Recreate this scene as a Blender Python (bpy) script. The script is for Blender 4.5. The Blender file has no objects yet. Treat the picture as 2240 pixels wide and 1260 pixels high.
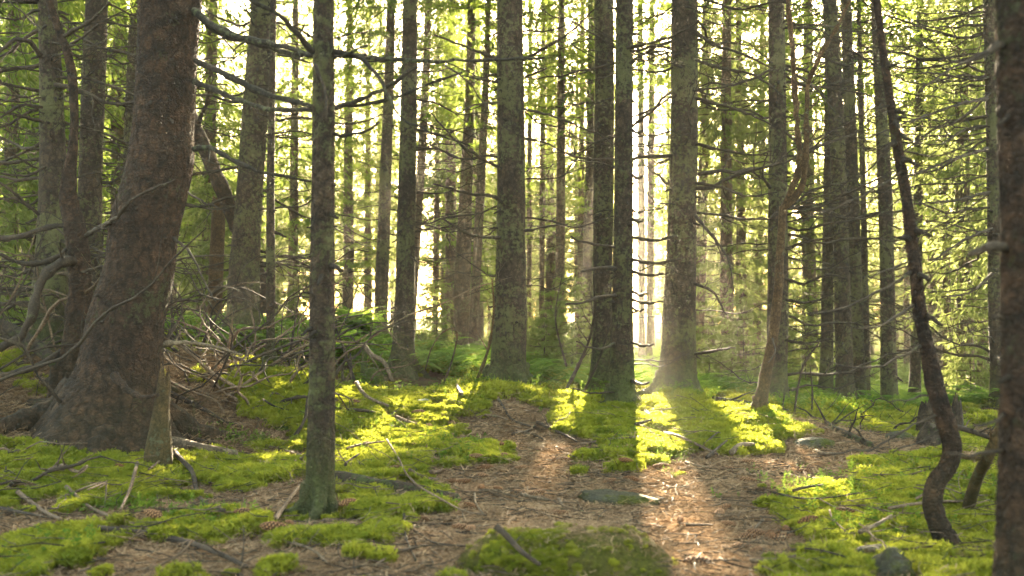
import bpy, math
import numpy as np
R_ = np.random.default_rng(11)
TAU = 2*math.pi
sc = bpy.context.scene
COL = sc.collection

# ------------------------------------------------------------------ camera
F, CX, CY = 35/36*2240, 1120.0, 630.0
PITCH = math.atan(70/F)
CAM = np.array([0, 0, 1.1])
FW = np.array([0, math.cos(PITCH), math.sin(PITCH)])
UP = np.array([0, -math.sin(PITCH), math.cos(PITCH)])
RT = np.array([1.0, 0, 0])
def ray(px, py):
    return FW + RT*((px-CX)/F) + UP*((CY-py)/F)
def at(px, py, Y):
    d = ray(px, py); return CAM + d*(Y/d[1])
def project(p):
    v = np.asarray(p, float)-CAM; d = v@FW
    return CX+F*(v@RT)/d, CY-F*(v@UP)/d
# ------------------------------------------------------------------ sun
SUN_EL, SUN_AZ = math.radians(17.0), math.radians(6.3)
SUN = np.array([math.sin(SUN_AZ)*math.cos(SUN_EL), math.cos(SUN_AZ)*math.cos(SUN_EL), math.sin(SUN_EL)])

# ------------------------------------------------------------------ noise
def _h(ix, iy, iz, s=0):
    n = (ix.astype(np.int64)*374761393 + iy.astype(np.int64)*668265263 + iz.astype(np.int64)*2147483647 + s*1274126177) & 0xFFFFFFFF
    n = ((n ^ (n >> 13))*1274126177) & 0xFFFFFFFF
    n = ((n ^ (n >> 16))*2246822519) & 0xFFFFFFFF
    return ((n ^ (n >> 15)) & 0xFFFFFF)/float(0xFFFFFF)
def vn3(x, y, z, s=0):
    x, y, z = np.broadcast_arrays(np.asarray(x, float), np.asarray(y, float), np.asarray(z, float))
    ix, iy, iz = np.floor(x), np.floor(y), np.floor(z)
    fx, fy, fz = x-ix, y-iy, z-iz
    fx, fy, fz = (f*f*(3-2*f) for f in (fx, fy, fz))
    r = 0
    for a in (0, 1):
        for b in (0, 1):
            for c in (0, 1):
                w = (fx if a else 1-fx)*(fy if b else 1-fy)*(fz if c else 1-fz)
                r = r + w*_h(ix+a, iy+b, iz+c, s)
    return r*2-1
def fbm(x, y, z=0.0, o=4, s=0):
    r, a, f = 0, 0.5, 1.0
    for k in range(o):
        r = r + a*vn3(np.asarray(x)*f, np.asarray(y)*f, np.asarray(z)*f, s+k*7); a *= .5; f *= 2.03
    return r
def cells(u, v, wrap, s=0):
    """F2-F1 of a jittered grid, wrapping in u every `wrap` cells."""
    iu, iv = np.floor(u), np.floor(v)
    f1 = np.full(u.shape, 9.0); f2 = np.full(u.shape, 9.0)
    for a in (-1, 0, 1):
        for b in (-1, 0, 1):
            cu, cv = iu+a, iv+b
            ju = _h(np.mod(cu, wrap), cv, cu*0, s); jv = _h(np.mod(cu, wrap), cv, cu*0+3, s)
            d = np.hypot(cu+ju-u, cv+jv-v)
            f2 = np.where(d < f1, f1, np.minimum(f2, d)); f1 = np.minimum(f1, d)
    return f2-f1

# ------------------------------------------------------------------ mesh building
class MB:
    def __init__(s): s.V = []; s.Q = []; s.T = []; s.qm = []; s.tm = []; s.n = 0
    def add(s, V, Q=None, T=None, m=0):
        V = np.asarray(V, float).reshape(-1, 3)
        if Q is not None and len(Q):
            s.Q.append(np.asarray(Q, int)+s.n); s.qm.append(np.full(len(Q), m))
        if T is not None and len(T):
            s.T.append(np.asarray(T, int)+s.n); s.tm.append(np.full(len(T), m))
        s.V.append(V); s.n += len(V)
    def mesh(s, name, mats, smooth=True):
        V = np.concatenate(s.V) if s.V else np.zeros((0, 3))
        Q = np.concatenate(s.Q) if s.Q else np.zeros((0, 4), int)
        T = np.concatenate(s.T) if s.T else np.zeros((0, 3), int)
        me = bpy.data.meshes.new(name)
        me.vertices.add(len(V)); me.vertices.foreach_set('co', V.astype(np.float32).ravel())
        lv = np.concatenate([Q.ravel(), T.ravel()]).astype(np.int32)
        me.loops.add(len(lv)); me.loops.foreach_set('vertex_index', lv)
        ls = np.concatenate([np.arange(len(Q))*4, len(Q)*4+np.arange(len(T))*3]).astype(np.int32)
        lt = np.concatenate([np.full(len(Q), 4), np.full(len(T), 3)]).astype(np.int32)
        me.polygons.add(len(ls)); me.polygons.foreach_set('loop_start', ls); me.polygons.foreach_set('loop_total', lt)
        mi = np.concatenate((s.qm or [np.zeros(0)]) + (s.tm or [np.zeros(0)])).astype(np.int32) if (s.qm or s.tm) else np.zeros(0, np.int32)
        me.polygons.foreach_set('material_index', mi)
        me.polygons.foreach_set('use_smooth', np.full(len(ls), smooth))
        for m in mats: me.materials.append(m)
        me.update(calc_edges=True); me.validate()
        return me
def obj(name, me, parent=None, loc=None):
    o = bpy.data.objects.new(name, me); COL.objects.link(o)
    if parent: o.parent = parent
    if loc is not None: o.location = [float(c) for c in loc]
    return o
def tag(o, label=None, cat=None, group=None, kind=None):
    if label: o['label'] = label
    if cat: o['category'] = cat
    if group: o['group'] = group
    if kind: o['kind'] = kind
    return o
def empty(name, loc, label, cat, group=None):
    o = bpy.data.objects.new(name, None); COL.objects.link(o); o.location = [float(c) for c in loc]
    o.empty_display_size = .1
    return tag(o, label, cat, group)

def spline(P, n=None, step=None):
    P = np.asarray(P, float)
    if len(P) == 2: tt = np.array([0, 1.0])
    d = np.r_[0, np.cumsum(np.maximum(np.linalg.norm(np.diff(P[:, :3], axis=0), axis=1), 1e-6))]
    if n is None: n = max(3, int(d[-1]/step)+1)
    M = np.gradient(P, d, axis=0) if len(P) > 2 else np.repeat((P[1:]-P[:1])/d[-1], 2, 0)
    t = np.linspace(0, d[-1], n)
    i = np.clip(np.searchsorted(d, t, 'right')-1, 0, len(P)-2)
    h = (d[i+1]-d[i])[:, None]; u = ((t-d[i])[:, None])/h
    return ((2*u**3-3*u**2+1)*P[i] + (u**3-2*u**2+u)*h*M[i] + (-2*u**3+3*u**2)*P[i+1] + (u**3-u**2)*h*M[i+1])
def frames(P):
    T = np.gradient(P, axis=0); T /= np.linalg.norm(T, axis=1, keepdims=True)+1e-12
    a = np.array([1.0, 0, 0]) if abs(T[0, 0]) < .8 else np.array([0, 1.0, 0])
    U = np.zeros_like(P); u = a-T[0]*(a@T[0]); u /= np.linalg.norm(u); U[0] = u
    for k in range(1, len(P)):
        u = u-T[k]*(u@T[k]); u /= np.linalg.norm(u)+1e-12; U[k] = u
    return T, U, np.cross(T, U)
def tube(mb, P, r, segs=6, m=0, rad=None, tip=True):
    """round tube along P with radii r; rad(theta, k) may modulate the radius."""
    P = np.asarray(P, float); n = len(P); r = np.broadcast_to(np.asarray(r, float), (n,))
    T, U, W = frames(P)
    th = np.arange(segs)*TAU/segs
    rr = np.repeat(r[:, None], segs, 1)
    if rad is not None: rr = rr*rad(th)
    V = P[:, None]+rr[..., None]*(np.cos(th)[None, :, None]*U[:, None]+np.sin(th)[None, :, None]*W[:, None])
    V = V.reshape(-1, 3)
    i = np.arange(n-1)[:, None]*segs; j = np.arange(segs)[None]; j2 = (j+1) % segs
    Q = np.stack([i+j, i+j2, i+segs+j2, i+segs+j], -1).reshape(-1, 4)
    Tt = []
    if tip:
        V = np.concatenate([V, P[:1]-T[:1]*r[0]*.15, P[-1:]+T[-1:]*r[-1]*.6])
        a, b = n*segs, n*segs+1; jj = np.arange(segs); k2 = (jj+1) % segs
        Tt = np.concatenate([np.stack([np.full(segs, a), k2, jj], -1), np.stack([np.full(segs, b), (n-1)*segs+jj, (n-1)*segs+k2], -1)])
    mb.add(V, Q, Tt, m)

# ------------------------------------------------------------------ materials
def newmat(name):
    m = bpy.data.materials.new(name); m.use_nodes = True; nt = m.node_tree; nt.nodes.clear()
    def N(t, ins=None, **pr):
        n = nt.nodes.new(t)
        for k, v in pr.items(): setattr(n, k, v)
        for k, v in (ins or {}).items():
            s = n.inputs[k]
            if isinstance(v, bpy.types.NodeSocket): nt.links.new(v, s)
            else: s.default_value = v
        return n
    return m, N
def c4(c): return (c[0], c[1], c[2], 1)
def mixc(N, f, a, b):
    n = N('ShaderNodeMix', data_type='RGBA')
    for i, v in ((0, f), (6, a), (7, b)):
        if isinstance(v, bpy.types.NodeSocket): n.id_data.links.new(v, n.inputs[i])
        else: n.inputs[i].default_value = c4(v) if isinstance(v, tuple) and len(v) == 3 else v
    return n.outputs[2]
def ramp(N, f, a, b):
    n = N('ShaderNodeMapRange', {0: f, 1: a, 2: b}); n.clamp = True
    return n.outputs[0]
def mth(N, op, a, b=0.0):
    return N('ShaderNodeMath', {0: a, 1: b}, operation=op).outputs[0]
def bark(name, base, dark, lichen, amount, scale=15.0, bump=.05, mossy=.45, rough=.9, moss_h=.35, axis='Z'):
    m, N = newmat(name)
    tc = N('ShaderNodeTexCoord').outputs['Object']; oi = N('ShaderNodeObjectInfo').outputs['Random']
    off = N('ShaderNodeVectorMath', {0: tc, 1: N('ShaderNodeCombineXYZ', {0: mth(N, 'MULTIPLY', oi, 37.), 1: mth(N, 'MULTIPLY', oi, 91.), 2: mth(N, 'MULTIPLY', oi, 53.)}).outputs[0]}, operation='ADD').outputs[0]
    warp = N('ShaderNodeVectorMath', {0: N('ShaderNodeTexNoise', {'Vector': off, 'Scale': 20., 'Detail': 4., 'Roughness': .7}).outputs['Color'], 3: .075}, operation='SCALE').outputs[0]
    wv = N('ShaderNodeVectorMath', {0: off, 1: warp}, operation='ADD').outputs[0]
    st = N('ShaderNodeMapping', {0: wv, 3: (1, 1, .62)}).outputs[0]
    vo = N('ShaderNodeTexVoronoi', {'Vector': st, 'Scale': scale}, feature='DISTANCE_TO_EDGE').outputs[0]
    vo2 = N('ShaderNodeTexVoronoi', {'Vector': N('ShaderNodeMapping', {0: wv, 3: (1, 1, 1.7)}).outputs[0], 'Scale': scale*2.1}, feature='DISTANCE_TO_EDGE').outputs[0]
    crack = mth(N, 'MULTIPLY', mth(N, 'ADD', ramp(N, vo, 0.0, .22), ramp(N, vo2, 0., .3)), .5)
    fine = N('ShaderNodeTexNoise', {'Vector': off, 'Scale': 95., 'Detail': 5., 'Roughness': .65}).outputs[0]
    mid = N('ShaderNodeTexNoise', {'Vector': off, 'Scale': 9., 'Detail': 5., 'Roughness': .7}).outputs[0]
    col = mixc(N, ramp(N, mid, .38, .62), dark, base)
    col = mixc(N, mth(N, 'MULTIPLY', mth(N, 'SUBTRACT', 1., crack), .85), col, tuple(c*.2 for c in dark))
    li = N('ShaderNodeTexNoise', {'Vector': off, 'Scale': 22., 'Detail': 8., 'Roughness': .75}).outputs[0]
    big = N('ShaderNodeTexNoise', {'Vector': off, 'Scale': 2.2, 'Detail': 3.}).outputs[0]
    lm = ramp(N, mth(N, 'ADD', li, mth(N, 'MULTIPLY', mth(N, 'SUBTRACT', big, .5), .7)), .64-.22*amount, .72-.18*amount)
    lcol = mixc(N, fine, tuple(c*.6 for c in lichen), tuple(c*1.35 for c in lichen))
    col = mixc(N, mth(N, 'MULTIPLY', lm, .85), col, lcol)
    z = N('ShaderNodeSeparateXYZ', {0: tc}).outputs[2]
    mo = ramp(N, mth(N, 'ADD', mth(N, 'ADD', z, mth(N, 'MULTIPLY', big, -.9)), mth(N, 'MULTIPLY', li, -.7)), moss_h-.45, moss_h-1.0)
    col = mixc(N, mth(N, 'MULTIPLY', mo, mossy), col, mixc(N, fine, (.035, .05, .008), (.10, .13, .02)))
    hgt = mth(N, 'ADD', mth(N, 'ADD', mth(N, 'MULTIPLY', crack, .6), mth(N, 'MULTIPLY', fine, .55)), mth(N, 'MULTIPLY', lm, .45))
    bp = N('ShaderNodeBump', {'Height': hgt, 'Strength': 1.0, 'Distance': bump}).outputs[0]
    bs = N('ShaderNodeBsdfPrincipled', {'Base Color': col, 'Roughness': rough, 'Normal': bp, 'Specular IOR Level': .25})
    N('ShaderNodeOutputMaterial', {0: bs.outputs[0]})
    return m
def leafy(name, a, b, tr, f=.5, var=True, nscale=0.0):
    m, N = newmat(name)
    oi = N('ShaderNodeObjectInfo').outputs['Random']
    fac = oi
    if nscale:
        no = N('ShaderNodeTexNoise', {'Vector': N('ShaderNodeNewGeometry').outputs['Position'], 'Scale': nscale, 'Detail': 5., 'Roughness': .7}).outputs[0]
        fac = ramp(N, mth(N, 'ADD', mth(N, 'MULTIPLY', oi, .5), no), .35, 1.1)
    col = mixc(N, fac, a, b)
    tcol = mixc(N, fac, tuple(c*.75 for c in tr), tuple(c*1.15 for c in tr))
    d = N('ShaderNodeBsdfDiffuse', {'Color': col}).outputs[0]
    t = N('ShaderNodeBsdfTranslucent', {'Color': tcol}).outputs[0]
    N('ShaderNodeOutputMaterial', {0: N('ShaderNodeMixShader', {0: f, 1: d, 2: t}).outputs[0]})
    return m
M_bark = bark('spruce bark', (.10, .062, .036), (.042, .026, .016), (.105, .102, .038), .7)
M_bark_big = bark('old spruce bark', (.092, .047, .024), (.03, .016, .009), (.062, .058, .022), .12, scale=12., bump=.06, mossy=.06)
M_bark_red = bark('reddish bark', (.18, .105, .042), (.085, .045, .018), (.13, .13, .08), .1, scale=30., mossy=.2)
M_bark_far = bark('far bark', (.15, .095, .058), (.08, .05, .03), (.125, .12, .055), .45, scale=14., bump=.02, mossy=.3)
M_twig = bark('dead twig', (.068, .046, .028), (.03, .02, .013), (.07, .07, .03), .1, scale=40., bump=.004, mossy=0.)
M_mosstwig = bark('lichen twig', (.05, .036, .024), (.022, .016, .011), (.075, .078, .036), .4, scale=40., bump=.008, mossy=0.)
M_knot = bark('branch stub', (.06, .04, .026), (.025, .017, .011), (.09, .09, .04), .1, scale=40., bump=.004, mossy=0.)
M_stick = bark('fallen stick', (.21, .14, .085), (.09, .056, .034), (.13, .13, .06), .05, scale=40., bump=.004, mossy=0.)
M_grey = bark('weathered wood', (.24, .17, .105), (.11, .075, .045), (.13, .13, .06), .15, scale=26., bump=.012, mossy=0.)
M_rot = bark('rotten wood', (.085, .055, .032), (.035, .023, .014), (.055, .068, .015), .5, scale=16., bump=.03, mossy=0.)
M_stump = bark('stump wood', (.18, .12, .07), (.07, .045, .028), (.09, .12, .025), .5, scale=20., bump=.03, mossy=.9, moss_h=.9)
M_needle = leafy('spruce needles', (.022, .05, .012), (.05, .085, .016), (.19, .26, .035), .5, nscale=1.3)
M_needle_sunlit = leafy('sunlight-tinted spruce needles', (.035, .065, .014), (.075, .10, .018), (.215, .25, .075), .5, nscale=.8)  # lighter, yellower copy of the needles, with backlight put into the colour
M_moss = leafy('moss', (.04, .072, .010), (.225, .215, .026), (.31, .335, .035), .42, nscale=1.6)
M_leaf = leafy('ground plant leaf', (.045, .085, .014), (.08, .12, .02), (.19, .28, .035), .45)
M_fern = leafy('fern leaf', (.06, .12, .02), (.10, .16, .03), (.24, .36, .05), .5)

def litter_mat():
    m, N = newmat('needle litter')
    oi = N('ShaderNodeObjectInfo').outputs['Random']
    col = mixc(N, oi, (.078, .046, .025), (.28, .185, .108))
    N('ShaderNodeOutputMaterial', {0: N('ShaderNodeBsdfPrincipled', {'Base Color': col, 'Roughness': 1., 'Specular IOR Level': .0}).outputs[0]})
    return m
M_litter = litter_mat()
def cone_mat():
    m, N = newmat('spruce cone')
    tc = N('ShaderNodeTexCoord').outputs['Object']; oi = N('ShaderNodeObjectInfo').outputs['Random']
    att = N('ShaderNodeAttribute', attribute_name='scale').outputs['Fac']
    col = mixc(N, ramp(N, att, .15, .75), (.02, .009, .005), mixc(N, oi, (.15, .068, .028), (.25, .135, .07)))
    no = N('ShaderNodeTexNoise', {'Vector': tc, 'Scale': 120.}).outputs[0]
    bp = N('ShaderNodeBump', {'Height': no, 'Distance': .002}).outputs[0]
    N('ShaderNodeOutputMaterial', {0: N('ShaderNodeBsdfPrincipled', {'Base Color': col, 'Roughness': .9, 'Normal': bp, 'Specular IOR Level': .1}).outputs[0]})
    return m
M_cone = cone_mat()
def stone_mat(name, a, b, moss):
    m, N = newmat(name)
    tc = N('ShaderNodeTexCoord').outputs['Object']
    n1 = N('ShaderNodeTexNoise', {'Vector': tc, 'Scale': 7., 'Detail': 8., 'Roughness': .7}).outputs[0]
    n2 = N('ShaderNodeTexNoise', {'Vector': tc, 'Scale': 60., 'Detail': 6., 'Roughness': .7}).outputs[0]
    col = mixc(N, ramp(N, n1, .35, .65), a, b)
    col = mixc(N, mth(N, 'MULTIPLY', ramp(N, n2, .5, .7), .4), col, tuple(c*1.9 for c in b))
    if moss:
        n3 = N('ShaderNodeTexNoise', {'Vector': tc, 'Scale': 5., 'Detail': 9., 'Roughness': .75}).outputs[0]
        col = mixc(N, mth(N, 'MULTIPLY', ramp(N, n3, .52-moss*.15, .58), .9), col, mixc(N, ramp(N, n2, .35, .65), (.018, .024, .004), (.085, .085, .012)))
        n1 = mth(N, 'ADD', n1, mth(N, 'MULTIPLY', n3, .5))
    bp = N('ShaderNodeBump', {'Height': mth(N, 'ADD', n1, mth(N, 'MULTIPLY', n2, .5)), 'Distance': .05}).outputs[0]
    N('ShaderNodeOutputMaterial', {0: N('ShaderNodeBsdfPrincipled', {'Base Color': col, 'Roughness': .9, 'Normal': bp, 'Specular IOR Level': .05}).outputs[0]})
    return m
M_boulder = stone_mat('mossy boulder', (.04, .033, .010), (.095, .075, .026), .75)
M_stone = stone_mat('grey stone', (.04, .037, .026), (.075, .07, .05), .35)
M_pink = stone_mat('pinkish stone', (.34, .16, .11), (.45, .26, .20), 0)
def ground_mat():
    m, N = newmat('forest floor')
    pos = N('ShaderNodeNewGeometry').outputs['Position']
    mo = N('ShaderNodeAttribute', attribute_name='moss').outputs['Fac']
    n1 = N('ShaderNodeTexNoise', {'Vector': pos, 'Scale': 3.2, 'Detail': 8., 'Roughness': .7}).outputs[0]
    n2 = N('ShaderNodeTexNoise', {'Vector': pos, 'Scale': 55., 'Detail': 5., 'Roughness': .8}).outputs[0]
    n3 = N('ShaderNodeTexVoronoi', {'Vector': pos, 'Scale': 70.}).outputs['Color']
    col = mixc(N, ramp(N, n1, .35, .65), (.085, .052, .029), (.15, .096, .056))
    col = mixc(N, ramp(N, n2, .42, .68), mixc(N, .75, col, (.03, .018, .012)), col)
    col = mixc(N, mth(N, 'MULTIPLY', N('ShaderNodeSeparateXYZ', {0: n3}).outputs[0], .4), col, (.24, .15, .095))
    g = mixc(N, n2, (.025, .045, .008), (.07, .10, .015))
    col = mixc(N, ramp(N, mth(N, 'ADD', mo, mth(N, 'MULTIPLY', mth(N, 'SUBTRACT', n1, .5), .6)), .35, .65), col, g)
    bp = N('ShaderNodeBump', {'Height': mth(N, 'ADD', n2, mth(N, 'MULTIPLY', n1, .7)), 'Distance': .03}).outputs[0]
    N('ShaderNodeOutputMaterial', {0: N('ShaderNodeBsdfPrincipled', {'Base Color': col, 'Roughness': 1., 'Normal': bp, 'Specular IOR Level': .0}).outputs[0]})
    return m
M_ground = ground_mat()

# ------------------------------------------------------------------ the trees of the photograph: pixel outline + distance
# key: (label, distance, [(px, py, width px) from the base up], height, material, dead branches (n, lowest py, highest py, side bias, length), crown)
TREES = {
 'big': ('massive old spruce leaning right, with flared roots and deeply cracked bark', 7.6, [(238,965,285),(246,905,244),(261,830,190),(276,700,158),(303,600,147),(316,500,145),(342,400,139),(352,350,138),(356,300,130),(362,200,125),(367,100,126),(373,0,133)], 24, M_bark_big, (5, 520, 10, 0, .7)),
 'crook': ('slim crooked dark tree forking beside the massive leaning spruce', 8.3, [(138,862,72),(158,790,58),(172,700,50),(176,600,47),(165,500,45),(150,430,38),(152,380,28),(160,325,21),(162,225,18),(150,125,17),(132,75,16),(107,0,14)], 6.0, M_bark_big, (0,0,0,0,0)),
 'leftdark': ('dark rough spruce behind the crooked forking tree, bristling with bare branches', 9.6, [(100,775,98),(112,600,72),(116,400,58),(112,200,48),(104,0,40)], 22, M_bark, (44, 760, -40, -.4, 1.7)),
 'leftmossy': ('mossy grey spruce close behind the massive leaning trunk, on its left', 10.3, [(186,760,70),(192,600,56),(197,400,50),(206,150,50),(212,0,46)], 22, M_bark, (34, 700, -30, .2, 1.2)),
 'leftthin': ('slender spruce in the gap left of the dark branchy trunk', 16, [(62,720,34),(72,450,30),(84,100,26),(86,0,24)], 22, M_bark, (12, 600, 0, 0, 1.2)),
 'leftfar': ('thin spruce at the left edge among green shade', 20, [(22,700,24),(34,400,20),(40,0,17)], 20, M_bark_far, (10, 600, 0, 0, 1.2)),
 'peek': ('slim spruce half hidden right behind the massive leaning trunk', 15, [(266,720,26),(280,400,24),(292,100,24),(296,0,22)], 22, M_bark, (10, 600, 0, 0, 1.2)),
 'lean': ('stout pale green spruce leaning slightly right above the brush pile', 14, [(524,755,100),(530,700,76),(534,600,67),(544,450,58),(558,250,56),(574,0,46)], 24, M_bark, (40, 640, -40, .3, 1.8)),
 'mossthin': ('thin mossy spruce standing close in front of the stout pale spruce', 10, [(590,818,30),(591,780,23),(592,600,20),(592,400,17),(596,150,14),(598,0,13)], 14, M_bark, (34, 760, -30, .3, .85)),
 'frontthin': ('straight young spruce trunk rising alone from the mossy bank up front', 5.5, [(697,1134,68),(699,1080,60),(701,1000,58),(704,800,54),(705,600,52),(707,400,48),(708,200,46),(708,0,43)], 15, M_bark, (0, 900, 30, 0, .3)),
 't840': ('reddish straight spruce just left of the trunk with the mossy stump', 19, [(829,755,40),(831,720,33),(836,600,30),(843,400,26),(850,200,22),(856,0,19)], 22, M_bark, (16, 620, 40, .2, 1.2)),
 't885': ('straight mid-sized spruce beside the small mossy stump', 13, [(880,822,70),(883,770,52),(885,700,46),(888,500,40),(893,300,37),(897,0,31)], 23, M_bark, (18, 640, 30, .2, 1.2)),
 't925': ('slim spruce leaning right close behind the trunk by the mossy stump', 22, [(898,780,24),(912,500,20),(925,300,18),(938,0,15)], 22, M_bark_far, (12, 600, 0, 0, 1.2)),
 't955': ('very slim spruce in the bright gap left of the hazy double trunks', 27, [(951,775,18),(955,500,14),(957,300,10),(958,100,7)], 13, M_bark_far, (8, 600, 200, 0, 1.)),
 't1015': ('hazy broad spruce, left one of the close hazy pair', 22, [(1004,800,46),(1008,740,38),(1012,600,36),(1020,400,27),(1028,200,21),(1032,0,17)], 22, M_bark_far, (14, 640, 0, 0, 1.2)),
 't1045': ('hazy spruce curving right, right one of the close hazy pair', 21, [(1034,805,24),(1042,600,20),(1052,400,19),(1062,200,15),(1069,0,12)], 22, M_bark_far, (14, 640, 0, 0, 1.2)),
 'centre': ('sturdy spruce on the moss mound at the middle of the clearing', 11.5, [(1108,862,112),(1110,835,90),(1112,790,82),(1115,700,74),(1117,600,67),(1118,450,63),(1118,300,60),(1116,150,58),(1115,0,56)], 24, M_bark, (22, 640, -30, 0, 1.1)),
 't1160': ('very slim hazy spruce immediately right of the moss mound trunk', 30, [(1156,795,14),(1158,500,12),(1160,0,9)], 20, M_bark_far, (8, 600, 0, 0, 1.2)),
 't1187': ('slim reddish hazy spruce midway between mound trunk and bright gap', 29, [(1184,795,17),(1187,400,13),(1189,0,10)], 20, M_bark_far, (8, 600, 0, 0, 1.2)),
 't1225': ('dark slim spruce left of the brightest sunlit gap', 22, [(1223,808,26),(1226,500,20),(1228,200,17),(1228,0,14)], 22, M_bark_far, (12, 640, 0, 0, 1.2)),
 't1270': ('thin spruce in the glare left of the paired trunks', 28, [(1268,805,18),(1271,500,14),(1274,100,11)], 20, M_bark_far, (8, 600, 0, 0, 1.2)),
 't1283': ('dark slim spruce tucked against the left of the paired trunks', 23, [(1281,815,30),(1285,600,23),(1289,400,19),(1293,100,15),(1294,0,14)], 20, M_bark, (14, 740, 0, -.3, 1.2)),
 'pairleft': ('reddish knotty spruce, rear one of the two paired trunks', 13, [(1312,872,62),(1315,800,47),(1318,650,42),(1320,450,44),(1322,200,43),(1321,0,42)], 24, M_bark, (16, 830, -30, -.4, .8)),
 'pairright': ('mossy green spruce, front one of the two paired trunks', 10.5, [(1358,905,76),(1360,870,58),(1360,800,52),(1362,650,46),(1364,450,42),(1365,250,40),(1366,0,38)], 23, M_bark, (36, 860, -30, .5, .75)),
 't1405': ('thin hazy spruce just right of the two paired trunks', 30, [(1404,800,19),(1403,500,17),(1401,100,13)], 21, M_bark_far, (8, 640, 0, 0, 1.2)),
 't1421': ('thin hazy spruce against the glow left of the gnarled broad trunk', 30, [(1420,798,17),(1423,500,16),(1426,100,13)], 21, M_bark_far, (8, 640, 0, 0, 1.2)),
 'broad': ('broad straight spruce with many bare side branches behind the sunlit moss', 12, [(1478,874,112),(1480,845,90),(1483,790,79),(1487,650,70),(1492,500,63),(1496,300,60),(1497,0,57)], 24, M_bark, (58, 760, -40, .25, 1.9)),
 't1535': ('hazy spruce close behind the broad branchy trunk on its right', 24, [(1527,820,24),(1533,600,23),(1538,400,22),(1543,200,20),(1546,0,17)], 22, M_bark_far, (12, 700, 0, .3, 1.3)),
 't1600': ('small hazy spruce in the green shade right of the broad branchy trunk', 30, [(1598,815,17),(1601,500,13),(1603,150,10)], 20, M_bark_far, (8, 700, 0, 0, 1.3)),
 't1658': ('slim reddish spruce in green shade left of the crooked dead sapling', 27, [(1654,830,22),(1659,600,17),(1664,400,14),(1668,0,11)], 20, M_bark_far, (10, 700, 0, 0, 1.3)),
 't1700': ('grey spruce directly behind the crooked dead sapling', 13, [(1692,892,68),(1697,850,52),(1701,700,46),(1702,500,42),(1701,300,38),(1698,0,35)], 23, M_bark, (46, 860, -40, .35, 1.6)),
 't1808': ('reddish spruce tucked left of the trunk with knobbly branch rings', 17, [(1805,886,36),(1808,800,29),(1810,650,26),(1812,450,22),(1813,0,16)], 21, M_bark, (18, 800, 0, 0, 1.3)),
 'knob': ('spruce with knobbly rings of branch stubs, right of the white gap', 14, [(1851,912,66),(1849,860,46),(1844,700,37),(1840,550,33),(1831,300,33),(1821,100,32),(1815,0,30)], 22, M_bark, (30, 860, -30, .1, .35)),
 't1873': ('spruce half hidden behind the knobbly ringed trunk on its right', 15, [(1880,910,38),(1877,800,29),(1873,630,26),(1861,300,26),(1850,0,22)], 22, M_bark, (18, 800, -20, .4, 1.2)),
 't1893': ('thin spruce right of the knobbly ringed trunk and its neighbour', 16, [(1894,912,24),(1893,700,16),(1890,500,13),(1885,300,11),(1878,0,9)], 17, M_bark, (20, 840, 0, .2, 1.0)),
 't1940': ('clean grey spruce with flared foot between knobbly trunk and crooked sapling', 14.5, [(1947,918,62),(1946,880,43),(1944,800,35),(1942,650,31),(1935,400,30),(1925,200,24),(1915,0,20)], 22, M_bark, (26, 820, -20, 0, 1.3)),
 't2003': ('slim brown spruce behind the wavy front sapling', 18, [(1999,896,34),(2001,850,26),(2004,700,24),(2008,450,20),(2011,200,17),(2013,0,14)], 21, M_bark, (22, 800, 0, 0, 1.4)),
 't2070': ('thin spruce with fine twigs right of the wavy front sapling', 21, [(2074,895,24),(2071,650,17),(2069,400,13),(2068,100,9)], 17, M_bark_far, (20, 840, 0, 0, 1.1)),
 't2175': ('dark spruce close behind the blurred mossy trunk at the right edge', 13, [(2192,900,54),(2188,850,42),(2181,700,35),(2174,350,30),(2168,100,29),(2165,0,27)], 22, M_bark, (50, 800, -40, -.5, 1.6)),
 'rightfront': ('blurred mossy spruce trunk standing closest at the right edge', 3.2, [(2246,1420,150),(2244,1260,124),(2246,1050,112),(2248,900,108),(2248,600,104),(2244,300,108),(2240,0,116)], 16, M_bark_big, (0, 0, 0, 0, .2)),
 'wavy': ('wavy S-bent bare sapling in front at right, curving up over the moss', 4.9, [(2084,1230,92),(2075,1190,53),(2058,1155,43),(2040,1100,39),(2046,1058,37),(2075,1018,36),(2083,985,37),(2070,930,37),(2046,850,34),(2028,760,30),(2012,680,29),(1998,560,25),(1985,450,24),(1968,350,22),(1955,270,20),(1937,150,17),(1918,0,15)], 4.6, M_bark_big, (0, 0, 0, 0, 0)),
 'crookright': ('crooked dead reddish sapling leaning right and splitting into two stems', 9.5, [(1658,910,44),(1664,875,31),(1675,820,26),(1690,740,22),(1700,650,22),(1707,550,19),(1713,452,16)], 0, M_bark_red, (0,0,0,0,0)),
}
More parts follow.
